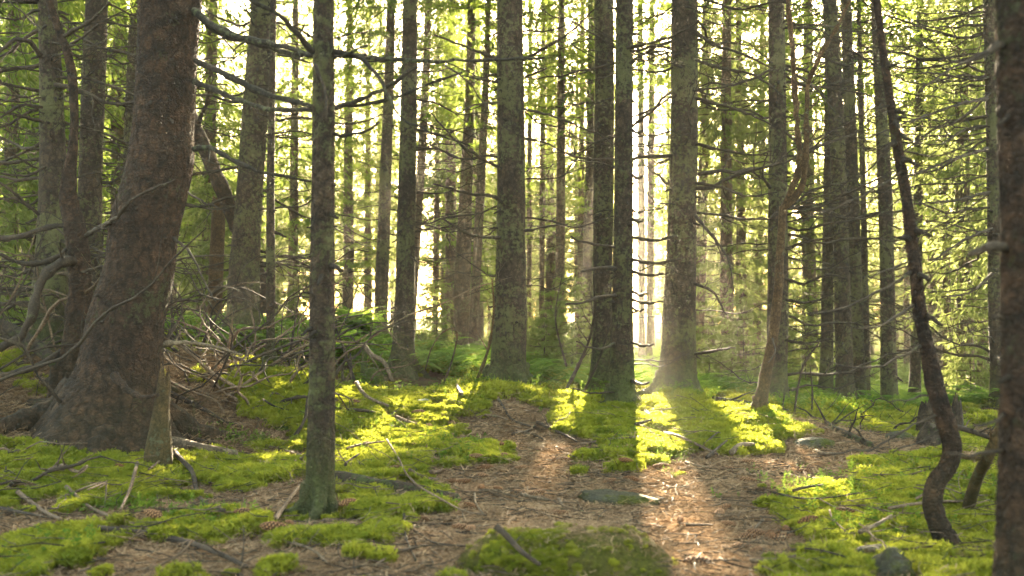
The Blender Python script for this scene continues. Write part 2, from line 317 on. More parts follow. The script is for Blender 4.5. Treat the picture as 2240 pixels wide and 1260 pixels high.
# ------------------------------------------------------------------ terrain
ctrl = []
for k, t in TREES.items():
    x, y, w = t[2][0]
    if k in ('rightfront',): continue
    ctrl.append(at(x, y-8, t[1]))
for px, py, Y in [(0,1260,4.3),(400,1260,4.28),(800,1260,4.28),(1245,1262,4.3),(1700,1260,4.3),(2240,1262,4.2),(0,1120,5.6),(300,1110,5.75),(500,1090,6.1),(900,1150,5.3),(1100,1100,6.0),(1400,1090,6.2),(1700,1100,6.0),(1900,1130,5.5),(2200,1120,5.5),
                  (130,985,7.2),(420,1000,7.5),(600,985,8.1),(850,1000,7.9),(1000,960,8.9),(1200,1000,7.9),(1330,930,9.4),(1440,960,8.8),(1560,925,9.9),(1750,1010,7.8),(1950,975,8.8),(2150,1000,7.8),(1070,872,10.7),(600,850,9.2),(560,915,8.6),(800,880,11),(960,870,12.2),(780,820,13),
                  (0,910,7.6),(110,955,7.4),(0,800,9.8),(-200,800,10),(1620,905,10.8),(1750,935,10.6),(1900,950,10.5),(2050,940,10.5),(1230,880,11.5)]:
    ctrl.append(at(px, py, Y))
ctrl += [np.array(p) for p in [(-14,30,1.2),(0,32,0.05),(14,30,-.7),(-30,60,1.2),(0,65,-.2),(30,60,-1.0),(-60,130,1.5),(0,140,1.0),(60,130,0.),(-9,8,.8),(9,7,-.1),(-6,0,.1),(6,0,0),(0,-5,0),(0,1.5,0),(-14,16,1.2),(16,16,-.5)]]
ctrl = np.array(ctrl)
def phi(d2): return -np.sqrt(d2+.35**2)
_D = ((ctrl[:, None, :2]-ctrl[None, :, :2])**2).sum(-1)
_n = len(ctrl)
_A = np.zeros((_n+1, _n+1)); _A[:_n, :_n] = phi(_D)+np.eye(_n)*.05; _A[:_n, _n] = 1; _A[_n, :_n] = 1
_w = np.linalg.solve(_A, np.r_[ctrl[:, 2], 0])
def ground_base(x, y):
    x = np.asarray(x, float); y = np.asarray(y, float); z = np.full(x.shape, _w[-1])
    for i in range(_n): z = z+_w[i]*phi((x-ctrl[i, 0])**2+(y-ctrl[i, 1])**2)
    return z
def hit_base(px, py):
    d = ray(px, py); Y = np.r_[np.arange(2.5, 40, .05), np.arange(40, 130, .5)]
    P = CAM+d[None]*(Y/d[1])[:, None]
    below = P[:, 2] < ground_base(P[:, 0], P[:, 1])
    i = int(np.argmax(below)) if below.any() else len(Y)-1
    return P[i]
# moss / litter fields, in metres on the ground
def blobs(L):
    out = []
    for px, py, rx, ry, s in L:
        c = hit_base(px, py); a = hit_base(px, py-ry); b = hit_base(px, py+ry)
        d = ray(px, py)
        out.append((c[0], c[1], max(.08, rx/F*c[1]), max(.08, min(2.5, abs(a[1]-b[1])/2)), s))
    return out
MOSS = blobs([(110,1075,240,70,1),(330,1060,190,55,1),(555,1030,150,62,1.1),(200,1000,150,32,1),(60,1225,130,45,.9),(300,1215,200,30,.7),(655,1195,60,26,1.3),(800,1160,120,55,1.4),(880,1110,130,40,1.1),(900,1000,230,80,1.2),(800,895,190,52,1.1),(600,850,170,34,1.2),(560,910,130,22,1.1),(640,935,80,20,.9),
  (950,915,90,25,1.2),(1055,868,95,34,1.3),(1185,893,50,14,1),(1310,928,120,44,1.3),(1440,940,60,60,1.1),(1570,925,150,50,1.35),(1700,950,130,36,1.2),(1450,1020,60,46,.9),(1340,1020,110,40,.62),(1195,1010,60,40,.65),(1930,1150,290,110,1.15),(2010,1050,180,60,1.1),(1900,935,220,25,1),(2110,1200,170,90,1.1),(2150,980,110,46,1),(1780,1235,140,40,1),(1700,1180,60,30,.5),(820,1240,60,20,.5),(1060,1200,50,40,.7),(480,1160,120,40,.7)])
BARE = blobs([(1520,1130,180,95,1.2),(1690,1036,190,38,1.4),(1850,990,150,26,1.35),(1950,968,100,14,1.3),(1180,1060,190,50,.9),(1100,940,110,50,.9),(1150,1130,190,60,1),(700,1150,60,40,1),(60,930,150,45,1.3),(400,960,90,30,.9),(520,1230,260,40,.7),(300,900,180,50,1.2),(1130,1225,330,40,.9),(1010,900,70,20,.6),(1120,922,80,26,.85),(1190,985,120,30,1.),(1330,1062,130,24,1.),(1440,1090,80,30,1.2),(520,945,110,16,1.1),(460,890,60,40,1.2),(700,1165,90,30,1.1),(870,925,40,12,1.),(1000,1010,60,40,.6),(240,1130,60,16,.8),(420,1080,50,14,.8),(950,1180,60,16,.8)])
def field(B, x, y):
    f = np.zeros(np.shape(x))
    for cx, cy, rx, ry, s in B:
        f = np.maximum(f, s*np.clip(1.35-((x-cx)/rx)**2*.8-((y-cy)/ry)**2*.8, 0, 1))
    return f
def mossiness(x, y):
    m = field(MOSS, x, y); b = field(BARE, x, y)
    far = np.clip((y-11.5)/3, 0, 1)*.75
    v = np.maximum(np.maximum(m*.85, far), .2)-b*.8
    v = v+.75*fbm(x*1.7, y*1.7, 0, 3, 5)+1.0*fbm(x*4.5, y*4.5, 0, 3, 9)+.5*fbm(x*13, y*13, 0, 2, 19)
    return np.clip((v-.51)/.24, 0, 1)
def micro(x, y, m):
    return .05*fbm(x*.9, y*.9, 0, 3, 21)+.022*fbm(x*4, y*4, 0, 3, 31)+m*(.02+.09*np.abs(fbm(x*2.6, y*2.6, 0, 3, 41)))
def ground(x, y):
    x = np.atleast_1d(np.asarray(x, float)); y = np.atleast_1d(np.asarray(y, float))
    return ground_base(x, y)+micro(x, y, mossiness(x, y))
def hit(px, py):
    d = ray(px, py); Y0 = hit_base(px, py)[1]
    Y = np.linspace(max(2.5, Y0*.8), Y0*1.15, 160); P = CAM+d[None]*(Y/d[1])[:, None]
    below = P[:, 2] < ground(P[:, 0], P[:, 1])
    return P[int(np.argmax(below))] if below.any() else P[-1]
def build_ground():
    ys = np.r_[np.linspace(-6, 1.4, 14), np.geomspace(1.5, 150, 760)]
    s = np.linspace(-1, 1, 520)
    Yg, S = np.meshgrid(ys, s, indexing='ij'); Xg = S*(np.abs(Yg)*.72+3.2)
    x, y = Xg.ravel(), Yg.ravel()
    m = mossiness(x, y); z = ground_base(x, y)+micro(x, y, m)
    n, k = Yg.shape
    i = (np.arange(n-1)[:, None]*k+np.arange(k-1)[None]).ravel()
    mb = MB(); mb.add(np.stack([x, y, z], -1), np.stack([i, i+1, i+k+1, i+k], -1))
    me = mb.mesh('forest_floor', [M_ground])
    a = me.attributes.new('moss', 'FLOAT', 'POINT'); a.data.foreach_set('value', m.astype(np.float32))
    tag(obj('ground', me), 'uneven forest floor of brown needles and green moss', None, None, 'structure')
build_ground()

# ------------------------------------------------------------------ where the sun reaches the floor: gaps in the canopy
def landing(P):
    return P[..., :2]-SUN[:2]*(P[..., 2:3]/SUN[2])
LIT = []
def lit(px, py, rx, ry, s=1.0):
    c = hit_base(px, py); a = hit_base(px, py-ry); b = hit_base(px, py+ry)
    l = landing(c); LIT.append((l[0], l[1], rx/F*c[1], max(.15, abs(a[1]-b[1])/2), s))
for a in [(1440,950,66,85,1.),(1457,1035,72,60,1.),(1480,1120,78,70,1.),(1525,1200,105,95,1.),(1195,990,42,42,.95),(1160,1055,70,25,.8),(1250,905,50,22,.95),(1620,920,90,30,1),(1735,950,60,18,.95),(960,925,75,28,1),(800,1005,110,40,.9),(600,1010,110,42,1),(190,1010,200,52,1),(20,1070,90,32,1),(1060,852,70,16,.95),(800,872,100,22,.8),(1410,850,50,25,1),(930,1180,80,35,.7),(830,1150,70,30,.7),(640,880,80,22,.7),(1090,1205,45,30,.9),(1900,1060,60,22,.6),(1960,945,60,14,.8),(1800,1085,80,25,1.),(430,850,90,60,.8),(1920,1180,90,40,.5)]:
    lit(*a)
for py in range(60, 900, 60):                # along the right flank of the massive leaning spruce
    P = at(402-max(0, py-380)*.11, py, 7.6); l = landing(P); LIT.append((l[0], l[1], .22, .7, .9))
l = landing(at(770, 690, 16.3)); LIT.append((l[0], l[1], .45, 1.1, .95))       # the bright fern mound
LIT = np.array(LIT)
def lit_prob(L):
    p = np.zeros(len(L))
    for cx, cy, rx, ry, s in LIT:
        d = ((L[:, 0]-cx)/rx)**2+((L[:, 1]-cy)/ry)**2
        p = np.maximum(p, s*np.clip((1.35-d)/.35, 0, 1))
    return p

# ------------------------------------------------------------------ crowns
def blades(P, D, L, W):
    """rhombic sprays of needles: P base points, D unit directions, L lengths, W half widths -> (n,4,3)"""
    n = len(P); r = R_.normal(size=(n, 3)); nn = np.cross(D, r); nn /= np.linalg.norm(nn, axis=1, keepdims=True)+1e-9
    mid = P+D*(L*.45)[:, None]; mid[:, 2] -= L*.03
    return np.stack([P, mid+nn*W[:, None], P+D*L[:, None]-np.array([0, 0, 1])*(L*.12)[:, None], mid-nn*W[:, None]], 1)
def crown_data(H, cb, Rm, dens=1.0, dead=True, spacing=.42, bl=.17, trunk_r=.16):
    B = []; sticks = MB()
    z = cb
    while z < H-.15:
        t = (z-cb)/(H-cb)
        prof = min(1.0, .55+t*2.2)*(1-t)**.75
        nb = R_.integers(4, 7); a0 = R_.uniform(0, TAU)
        for b in range(nb):
            if R_.random() < .12: continue
            az = a0+b*TAU/nb+R_.normal()*.25; L = Rm*prof*R_.uniform(.65, 1.15)+.15
            dirv = np.array([math.cos(az), math.sin(az), 0]); side = np.array([-dirv[1], dirv[0], 0])
            dr = R_.uniform(.1, .42)*(1-t*.9)-.35*t
            def path(u): return dirv*(L*u)[..., None]+np.array([0, 0, 1.])*((z-dr*L*u*1.2+.28*L*u**2.2*(dr > 0))[..., None])
            u = np.linspace(0, .97, 4); tube(sticks, path(u), np.linspace(.006+.006*L, .003, 4), 3, 0, tip=False)
            nt = max(3, int(9*L*dens)); us = np.sort(R_.uniform(.1, 1.0, nt))
            p0 = path(us); sg = np.where(np.arange(nt) % 2, 1, -1)*1.0
            tl = (.36*L*(1-us)**.8+.13)*R_.uniform(.6, 1.1, nt)
            td = dirv[None]*R_.uniform(.35, .9, (nt, 1))+side[None]*(sg*R_.uniform(.6, 1., nt))[:, None]+np.array([0, 0, -1.])*R_.uniform(.15, .75, (nt, 1))
            td /= np.linalg.norm(td, axis=1, keepdims=True)
            for q in range(nt):
                m = max(2, int(tl[q]/bl*3.0*dens+1))
                v = R_.uniform(0, 1, m)
                P = p0[q]+td[q]*(tl[q]*v)[:, None]
                D = td[q]+R_.normal(size=(m, 3))*.45; D[:, 2] -= .3; D /= np.linalg.norm(D, axis=1, keepdims=True)
                B.append(blades(P, D, bl*R_.uniform(.7, 1.3, m), R_.uniform(.011, .02, m)*bl/.17))
        z += spacing*R_.uniform(.7, 1.3)
    if dead:
        for q in range(int((cb-.9)*7)):
            zz = R_.uniform(1.0, cb+.5); az = R_.uniform(0, TAU); L = R_.uniform(.4, 1.7)
            dirv = np.array([math.cos(az), math.sin(az), 0]); u = np.linspace(0, 1, 5)
            P = dirv*(L*u)[:, None]+np.array([0, 0, 1.])*(zz-.25*L*u+.22*L*u**2)[:, None]+R_.normal(size=(5, 3))*.02
            tube(sticks, P, np.linspace(.010, .003, 5), 3, 0, tip=False)
            for w in range(R_.integers(2, 5)):
                i = R_.integers(1, 4); l2 = L*R_.uniform(.15, .4); d2 = dirv+np.array([-dirv[1], dirv[0], -.2])*R_.choice([-1, 1])
                tube(sticks, np.stack([P[i], P[i]+d2*l2*.5, P[i]+d2*l2+np.array([0, 0, .05])]), np.array([.004, .003, .002]), 3, 0, tip=False)
    return np.concatenate(B), sticks
def crown_mesh(name, data, keep=None, mat=None, wood=None):
    B, st = data
    mb = MB(); n0 = 0
    for i, (V, Q, m) in enumerate(zip(st.V, st.Q, st.qm)):
        if wood is None or wood[i]: mb.add(V, Q-n0, None, m)
        n0 += len(V)
    if keep is not None: B = B[keep]
    n = len(B)
    mb.add(B.reshape(-1, 3), np.arange(n*4).reshape(n, 4), None, 1)
    return mb.mesh(name, [M_twig, mat or M_needle], smooth=False)
HI = [crown_data(23, R_.uniform(7.0, 9.5), R_.uniform(1.7, 2.1), dead=False) for _ in range(4)]
MID = [crown_data(R_.uniform(19, 24), R_.uniform(4, 6), R_.uniform(1.9, 2.4), bl=.15, dens=1.12) for _ in range(5)]
LOW = [crown_data(R_.uniform(15, 20), R_.uniform(1.3, 2.6), R_.uniform(1.9, 2.5), bl=.17, dens=1.15) for _ in range(5)]
NEARLOW = [crown_data(R_.uniform(15, 18), R_.uniform(1.5, 2.6), R_.uniform(1.8, 2.3), bl=.12, dens=1.5) for _ in range(3)]
EDGE = [crown_data(R_.uniform(8, 13), R_.uniform(.5, 1.2), R_.uniform(2.2, 2.8), bl=.18, dens=1.12) for _ in range(4)]
BABY = [crown_data(R_.uniform(1.4, 2.4), .12, R_.uniform(.55, .75), dead=False, spacing=.16, bl=.10, dens=2.2) for _ in range(3)]
SHARED = {}
def crown(parent, data, key, rot, scale, loc, mat, offset=(0, 0)):
    """crown mesh as a child; trees standing in the sun's way to a bright patch of floor have a gap in their foliage"""
    B = data[0]; c, s = math.cos(rot), math.sin(rot)
    C = B.mean(1)*scale
    W = np.stack([C[:, 0]*c-C[:, 1]*s+loc[0]+offset[0], C[:, 0]*s+C[:, 1]*c+loc[1]+offset[1], C[:, 2]+loc[2]], -1)
    gone = R_.random(len(W)) < lit_prob(landing(W))
    if gone.mean() > .004:
        wood = []
        for V in data[1].V:
            V = V*scale; L = landing(np.stack([V[:, 0]*c-V[:, 1]*s+loc[0]+offset[0], V[:, 0]*s+V[:, 1]*c+loc[1]+offset[1], V[:, 2]+loc[2]], -1))
            wood.append(lit_prob(L).max() < .7)
        me = crown_mesh('crown', data, ~gone, mat, wood)
    else:
        k = (key, mat.name)
        if k not in SHARED: SHARED[k] = crown_mesh('crown', data, None, mat)
        me = SHARED[k]
    o = obj('crown', me, parent, (offset[0], offset[1], 0)); o.rotation_euler.z = rot; o.scale = (scale,)*3
    return o

# ------------------------------------------------------------------ dead branches (local +X), shared between trees
def branch_shape(mb, P, r0, r1, nsub, m=0, segs=5, sub=.35, rng=R_):
    n = len(P); r = np.linspace(1, 0, n)**.8*(r0-r1)+r1
    knots = 1+.18*rng.normal(size=n)*(r > .004)
    tube(mb, P, r*np.clip(knots, .75, 1.4), segs, m)
    L = np.linalg.norm(np.diff(P, axis=0), axis=1).sum()
    T, U, W = frames(P)
    for q in range(nsub):
        i = rng.integers(max(1, n//6), n-1); l = L*sub*rng.uniform(.25, 1)*(1-.5*i/n)
        d = T[i]*rng.uniform(.4, .9)+U[i]*rng.normal()*.7+W[i]*rng.normal()*.7; d /= np.linalg.norm(d)
        up = np.array([0, 0, rng.uniform(-.1, .35)])
        v = np.linspace(0, 1, 5)[:, None]
        Q = P[i]+d*l*v+up*l*v**2+np.r_[np.zeros((1, 3)), rng.normal(size=(4, 3))*.02*l]
        tube(mb, Q, np.linspace(max(.0022, r[i]*.5), .0014, 5), 4, m)
        if l > .25 and rng.random() < .6:
            d2 = d+rng.normal(size=3)*.5; Q2 = Q[2]+d2*l*.4*v
            tube(mb, Q2, np.linspace(.0022, .0013, 5), 3, m)
def dead_proto(k):
    mb = MB(); u = np.linspace(0, 1, 12)
    dr = R_.uniform(-.05, .38); up = R_.uniform(.05, .4); wob = R_.normal(size=3)
    P = np.stack([u, .12*wob[0]*u**2+.03*np.sin(u*9+k), -dr*u+up*u**2+.02*np.sin(u*11+wob[1]*3)], -1)
    P[1:] += R_.normal(size=(11, 3))*.008
    branch_shape(mb, P, .0115, .0030, R_.integers(6, 15), sub=.38)
    return mb.mesh('dead_branch', [M_twig])
DEADS = [dead_proto(k) for k in range(16)]
def stub_proto():
    mb = MB(); u = np.linspace(0, 1, 6)
    P = np.stack([u, R_.normal()*.1*u, R_.uniform(-.5, .1)*u+R_.normal(size=6)*.03], -1)
    tube(mb, P, np.linspace(.16, .07, 6), 6); return mb.mesh('branch_stub', [M_knot])
STUBS = [stub_proto() for _ in range(5)]

# ------------------------------------------------------------------ hand placed trees
TREE_POS = {}; AXIS = {}
def trunk_mesh(key, pts, Y, H, mat, base, detail):
    W = [np.r_[at(x, y, Y), w*Y/F/2] for x, y, w in pts]
    W = np.array(W)
    top = W[-1].copy(); d = (W[-1]-W[-3])[:3]; d /= np.linalg.norm(d)
    d = d*.35+np.array([0, 0, 1])*.65; d /= np.linalg.norm(d)
    if H > top[2]-base[2]+.5:
        n = 4; rest = H-(top[2]-base[2])
        for i in range(1, n+1):
            W = np.vstack([W, np.r_[top[:3]+d*rest*i/n, max(.012, top[3]*(1-i/n))]])
    W = np.vstack([np.r_[W[0, :3]-np.array([0, 0, .3]), W[0, 3]*1.12], W])
    vis = W[:len(pts)+1]; S = spline(vis, step=detail[1])
    if len(W) > len(vis):
        S2 = spline(W[len(vis)-1:], step=.5); S = np.vstack([S, S2[1:]])
    S[:, 3] = np.maximum(S[:, 3], .008)
    P = S[:, :3]-base; h = P[:, 2]
    segs = detail[0]; sd = hash(key) % 97 if False else sum(map(ord, key)) % 97
    def rad(th):
        X = np.cos(th)[None]; Yc = np.sin(th)[None]; hh = h[:, None]; r = S[:, 3][:, None]
        fl = np.exp(-np.clip(hh, 0, None)/.28)
        lump = (1+.30*fbm(hh*4.5+sd, X*.6, Yc*.6, 3, 12)) if key in ('wavy', 'crookright', 'crook') else 1
        k = 1+fl*.30*fbm(X*1.7+sd, Yc*1.7, hh*.6, 2)*1.4+np.exp(-np.clip(hh, 0, None)/.10)*(.16+.34*fbm(X*2.6+sd, Yc*2.6, 0*hh, 2, 5))
        k = k+.05*fbm(X*1.6+sd, Yc*1.6, hh*2.2, 3, 3)
        if detail[2]:
            sc_ = detail[2]; wrap = max(6, int(round(TAU*.26/sc_)))
            u = (th/TAU*wrap)[None]+.9*fbm(X*6, Yc*6, hh*9, 3, 8)+0*hh; v = hh/(sc_*1.9)+.9*fbm(X*6+9, Yc*6, hh*9, 3, 4)
            e = np.clip(cells(np.mod(u, wrap), v, wrap, sd)/.22, 0, 1)
            k = k+(e-.7)*.011/np.maximum(r, .05)+.008*fbm(X*30, Yc*30, hh*50, 2, 6)/np.maximum(r*4, .3)
        else:
            k = k+.022*fbm(X*9, Yc*9, hh*14, 3, 6)
        return k*lump
    mb = MB(); tube(mb, P, S[:, 3], segs, 0, rad)
    return mb.mesh('trunk', [mat]), S
ords = ['nearest', 'second', 'third', 'fourth', 'fifth', 'sixth', 'seventh', 'eighth', 'ninth', 'tenth', 'eleventh', 'twelfth', 'thirteenth', 'fourteenth', 'fifteenth', 'sixteenth', 'seventeenth', 'eighteenth', 'nineteenth', 'twentieth', 'twenty-first', 'twenty-second', 'twenty-third', 'twenty-fourth', 'twenty-fifth']
def add_dead(parent, S, base, n, ylo, yhi, bias, length, Y, mat=M_twig):
    """bare branches around the trunk between two heights in the picture"""
    if not n: return
    zlo, zhi = at(CX, ylo, Y)[2], at(CX, yhi, Y)[2]
    n = min(95, int(n*2.1)); zs = np.sort(R_.uniform(zlo, zhi, n))
    for z in zs:
        i = int(np.clip(np.searchsorted(S[:, 2], z), 1, len(S)-2)); p = S[i]
        if R_.random() < .75: az = (0 if R_.random() < .5+bias*.5 else math.pi)+R_.normal()*.65
        else: az = R_.uniform(0, TAU)
        L = length*R_.uniform(.35, 1.15)*(1.0 if math.sin(az) > -.5 else .6)
        q = p[:3]+np.array([math.cos(az), math.sin(az), -.1])*L*np.linspace(.05, 1, 8)[:, None]
        if lit_prob(landing(q)).max() > .6 and R_.random() < .9: continue
        stub = R_.random() < (.22 if length > .5 else .6)
        o = obj('dead_branch', STUBS[R_.integers(len(STUBS))] if stub else DEADS[R_.integers(len(DEADS))], parent)
        if stub: L = R_.uniform(.05, .13)
        o.location = [float(c) for c in (p[:3]-base+np.array([math.cos(az), math.sin(az), 0])*p[3]*.8)]
        o.rotation_euler = (R_.normal()*.25, 0 if stub else R_.normal()*.12, az)
        th = R_.uniform(.8, 1.25) if stub else R_.uniform(.7, 1.15)*max(.8, L**.3)
        o.scale = (L, L*.9+.1 if not stub else L, L if stub else L)
def add_knots(parent, S, base, n, Y):
    zlo, zhi = at(CX, 840, Y)[2], at(CX, -20, Y)[2]
    for z in R_.uniform(max(zlo, base[2]+.3), zhi, n):
        i = int(np.clip(np.searchsorted(S[:, 2], z), 1, len(S)-2)); p = S[i]; az = -math.pi/2+R_.uniform(-1.3, 1.3)
        o = obj('branch_stub', STUBS[R_.integers(len(STUBS))], parent); L = R_.uniform(.045, .085)
        o.location = [float(c) for c in (p[:3]-base+np.array([math.cos(az), math.sin(az), 0])*p[3]*.93)]
        o.rotation_euler = (0, 0, az); o.scale = (L, L*1.5, L*1.5)
for key, (label, Y, pts, H, mat, dead) in TREES.items():
    b = at(pts[0][0], pts[0][1]-6, Y); b[2] = min(b[2], float(ground(b[0], b[1])[0]))
    name = 'bare_sapling' if key in ('wavy', 'crookright') else 'crooked_tree' if key == 'crook' else 'spruce_tree'
    root = empty(name, b, label, 'tree', None if name != 'spruce_tree' else 'spruce trunks around the clearing')
    det = (132, .013, .034) if key == 'big' else (72, .012, .022) if key in ('rightfront',) else (40, .02, .02) if key in ('wavy', 'crook', 'frontthin') else (36, .035, 0) if Y < 16 else (20, .12, 0)
    me, S = trunk_mesh(key, pts, Y, H, mat, b, det)
    obj('trunk', me, root)
    TREE_POS[key] = b; AXIS[key] = S
    add_dead(root, S, b, *dead, Y)
    if Y < 17 and key not in ('crookright', 'crook'): add_knots(root, S, b, 34 if key == 'knob' else 5 if key in ('rightfront', 'frontthin') else 15, Y)
    if H >= 13:
        i = int(np.argmin(abs(S[:, 2]-12))); off = S[i, :2]-b[:2]
        pool, kn = (HI, 'hi') if Y < 17 else (MID, 'mid'); k = int(R_.integers(len(pool)))
        crown(root, pool[k], (kn, k), R_.uniform(0, TAU), H/pool[k][0][:, :, 2].max()*R_.uniform(.92, 1.0), b, M_needle, off if Y < 17 else off*.5)
    root['_k'] = key
ROOT = {o['_k']: o for o in list(COL.objects) if '_k' in o.keys()}
for o in ROOT.values(): del o['_k']

def add_roots(key, n, reach):
    b = TREE_POS[key]; r0 = TREES[key][2][2][2]*TREES[key][1]/F/2; rr = np.random.default_rng(sum(map(ord, key)))
    for q in range(n):
        az = q*TAU/n+rr.normal()*.35; L = reach*rr.uniform(.6, 1.2); u = np.linspace(0, 1, 9); bend = rr.normal()*.35
        d = np.stack([np.cos(az+bend*u), np.sin(az+bend*u)], -1); xy = b[:2]+d*(r0*.7+L*u)[:, None]; g = ground_base(xy[:, 0], xy[:, 1])+micro(xy[:, 0], xy[:, 1], xy[:, 0]*0)
        h = (.16+r0*.5)*np.exp(-u*3.2)-.03*u+.012*np.sin(u*9+q); P = np.stack([xy[:, 0], xy[:, 1], g+h-.01], -1)-b
        mb = MB(); tube(mb, spline(P, n=18), np.linspace(r0*.42+.012, .012, 18)*(1+.25*rr.normal(size=18)*.5), 9, 0, lambda th: 1+.2*fbm(np.cos(th)[None]*2, np.sin(th)[None]*2, np.arange(18)[:, None]*.4+q, 2))
        obj('root', mb.mesh('root', [TREES[key][4]]), ROOT[key])
for key, n, reach in [('big', 6, .75), ('frontthin', 5, .22), ('centre', 6, .5), ('pairright', 5, .4), ('pairleft', 4, .4), ('broad', 6, .5), ('t1700', 4, .4), ('mossthin', 4, .25), ('crookright', 3, .3), ('t885', 5, .4), ('crook', 3, .4)]:
    add_roots(key, n, reach)
# branches drawn from the photograph, each a part of its tree: (tree, [(px, py, distance)...], width px start, end, twigs, material)
def px_branch(key, pts, w0, w1, nsub, mat, name='dead_branch', sub=.3, segs=7):
    if key == 'crook' and pts[0][2] < 7.5: pts = [(x, y, Y+1.3) for x, y, Y in pts]
    base = TREE_POS[key]; P = np.array([at(*p) for p in pts]); P = spline(P, step=.06)-base
    Y0, Y1 = pts[0][2], pts[-1][2]; mb = MB()
    rr = np.random.default_rng(int(abs(pts[0][0]*7+pts[0][1]*13)))
    P[1:] += rr.normal(size=(len(P)-1, 3))*.004
    if mat is M_twig: w0, w1 = w0*.8, w1*.9
    branch_shape(mb, P, w0*Y0/F/2, w1*Y1/F/2, nsub, 0, segs, sub, rr)
    obj(name, mb.mesh(name, [mat]), ROOT[key])
B_ = px_branch
mt, dt = M_mosstwig, M_twig
B_('big', [(424,22,7.5),(470,58,7.3),(540,85,7.1),(610,100,7.0),(688,122,6.8),(735,122,6.7),(800,118,6.6)], 15, 8, 5, mt)
B_('big', [(424,28,7.5),(480,72,7.4),(560,95,7.2),(640,118,7.0),(740,120,6.7),(860,132,6.5),(1000,133,6.3),(1090,131,6.2),(1190,129,6.1)], 13, 5, 8, mt, sub=.12)
B_('big', [(428,132,7.5),(470,150,7.4),(520,178,7.2),(580,205,7.1),(640,222,7.0),(690,232,6.8),(740,232,6.7),(800,212,6.6),(860,182,6.5),(910,148,6.4)], 15, 7, 4, mt, sub=.1)
B_('big', [(424,178,7.5),(470,198,7.4),(530,222,7.2),(600,240,7.0),(660,240,6.9),(740,234,6.7),(830,222,6.6),(900,200,6.5),(960,175,6.4),(1012,158,6.3)], 13, 5, 5, mt, sub=.1)
B_('big', [(424,326,7.5),(455,322,7.4),(500,345,7.3),(560,372,7.2),(620,385,7.1),(680,398,7.0)], 13, 4, 7, mt)
B_('big', [(412,420,7.5),(440,440,7.3),(480,455,7.2)], 7, 3, 3, dt)
B_('big', [(380,520,7.5),(420,560,7.3),(450,620,7.2),(470,660,7.1)], 9, 4, 4, dt)
B_('big', [(362,752,7.5),(420,750,7.3),(470,758,7.2),(530,778,7.1)], 11, 5, 3, M_grey)
B_('big', [(250,820,7.0),(275,850,6.9),(310,868,6.8),(345,866,6.7)], 20, 8, 0, M_bark_big, 'root_branch')
B_('crook', [(188,515,8.2),(222,496,7.8),(262,468,7.15),(300,430,7.0),(340,410,6.9),(386,394,6.8)], 15, 4, 5, dt)
B_('crook', [(160,492,7.0),(110,496,6.9),(60,512,6.8),(0,522,6.7),(-60,510,6.6)], 16, 8, 3, dt)
B_('crook', [(172,575,7.0),(140,572,6.8),(108,592,6.7),(82,632,6.6),(70,690,6.5),(50,732,6.5),(0,760,6.4)], 27, 20, 3, dt)
B_('crook', [(155,540,7.0),(110,570,6.8),(60,580,6.7),(0,555,6.6)], 18, 9, 4, dt)
B_('crook', [(134,770,7.0),(90,796,6.8),(50,812,6.6),(0,820,6.5)], 20, 14, 2, dt)
B_('crook', [(138,80,7.0),(170,62,6.9),(205,40,6.8),(240,4,6.7)], 12, 6, 3, dt)
B_('crook', [(168,600,7.0),(200,590,6.8),(235,580,6.7),(250,582,6.6)], 8, 4, 2, dt)
B_('leftdark', [(88,120,9.4),(60,90,9.2),(20,95,9),(-20,130,8.9)], 16, 8, 3, dt)
B_('leftdark', [(92,235,9.4),(50,230,9.2),(0,258,9)], 10, 5, 5, dt)
B_('leftdark', [(95,268,9.4),(50,255,9.2),(0,245,9)], 10, 4, 5, dt)
B_('leftdark', [(88,370,9.4),(50,385,9.2),(0,378,9)], 10, 4, 4, dt)
B_('leftdark', [(85,470,9.4),(40,430,9.2),(0,400,9)], 12, 5, 4, dt)
B_('leftdark', [(140,110,9.4),(180,80,9.0),(215,55,8.8)], 9, 5, 2, dt)
B_('frontthin', [(690,118,5.5),(670,98,5.4),(640,60,5.3),(600,30,5.2),(530,-8,5.1)], 14, 8, 3, mt)
B_('frontthin', [(700,180,5.45),(690,140,5.3),(710,200,5.3),(716,262,5.25)], 10, 4, 1, dt)
B_('frontthin', [(730,292,5.5),(760,296,5.4),(800,290,5.3),(830,268,5.25)], 10, 6, 2, mt)
B_('frontthin', [(732,125,5.5),(765,117,5.4),(802,101,5.3)], 8, 6, 1, mt)
B_('frontthin', [(728,112,5.5),(790,128,5.4),(840,190,5.3),(880,260,5.25),(940,285,5.2),(1030,322,5.15)], 9, 3, 5, mt, sub=.25)
B_('frontthin', [(970,142,5.3),(1015,172,5.2),(1065,235,5.15),(1110,280,5.1),(1180,318,5.1)], 5, 2, 2, dt, sub=.2)
for y, x, d in [(405,733,10),(495,738,10),(243,735,14),(872,735,9),(560,678,-8),(640,672,-9),(497,676,-6)]:
    B_('frontthin', [(708+(22 if d > 0 else -22),y,5.48),(x if d > 0 else x+d,y+1,5.45)], 6, 4, 0, dt, 'branch_stub')
B_('centre', [(1098,442,11.4),(1075,428,11.1),(1030,425,10.9),(985,412,10.7),(948,403,10.6)], 10, 4, 1, dt)
B_('centre', [(1096,520,11.4),(1070,520,11.1),(1025,512,10.8),(968,478,10.6)], 10, 4, 1, dt)
B_('centre', [(1098,370,11.4),(1060,350,11.1),(1000,310,10.8),(940,245,10.5)], 10, 3, 2, dt)
B_('centre', [(1090,130,11.4),(1050,115,11.1),(1000,95,10.9),(950,76,10.7)], 10, 4, 1, dt)
B_('centre', [(1088,180,11.4),(1060,176,11.2),(1010,165,11)], 8, 4, 3, dt)
B_('centre', [(1088,225,11.4),(1040,230,11.2),(1000,250,11)], 8, 3, 3, dt)
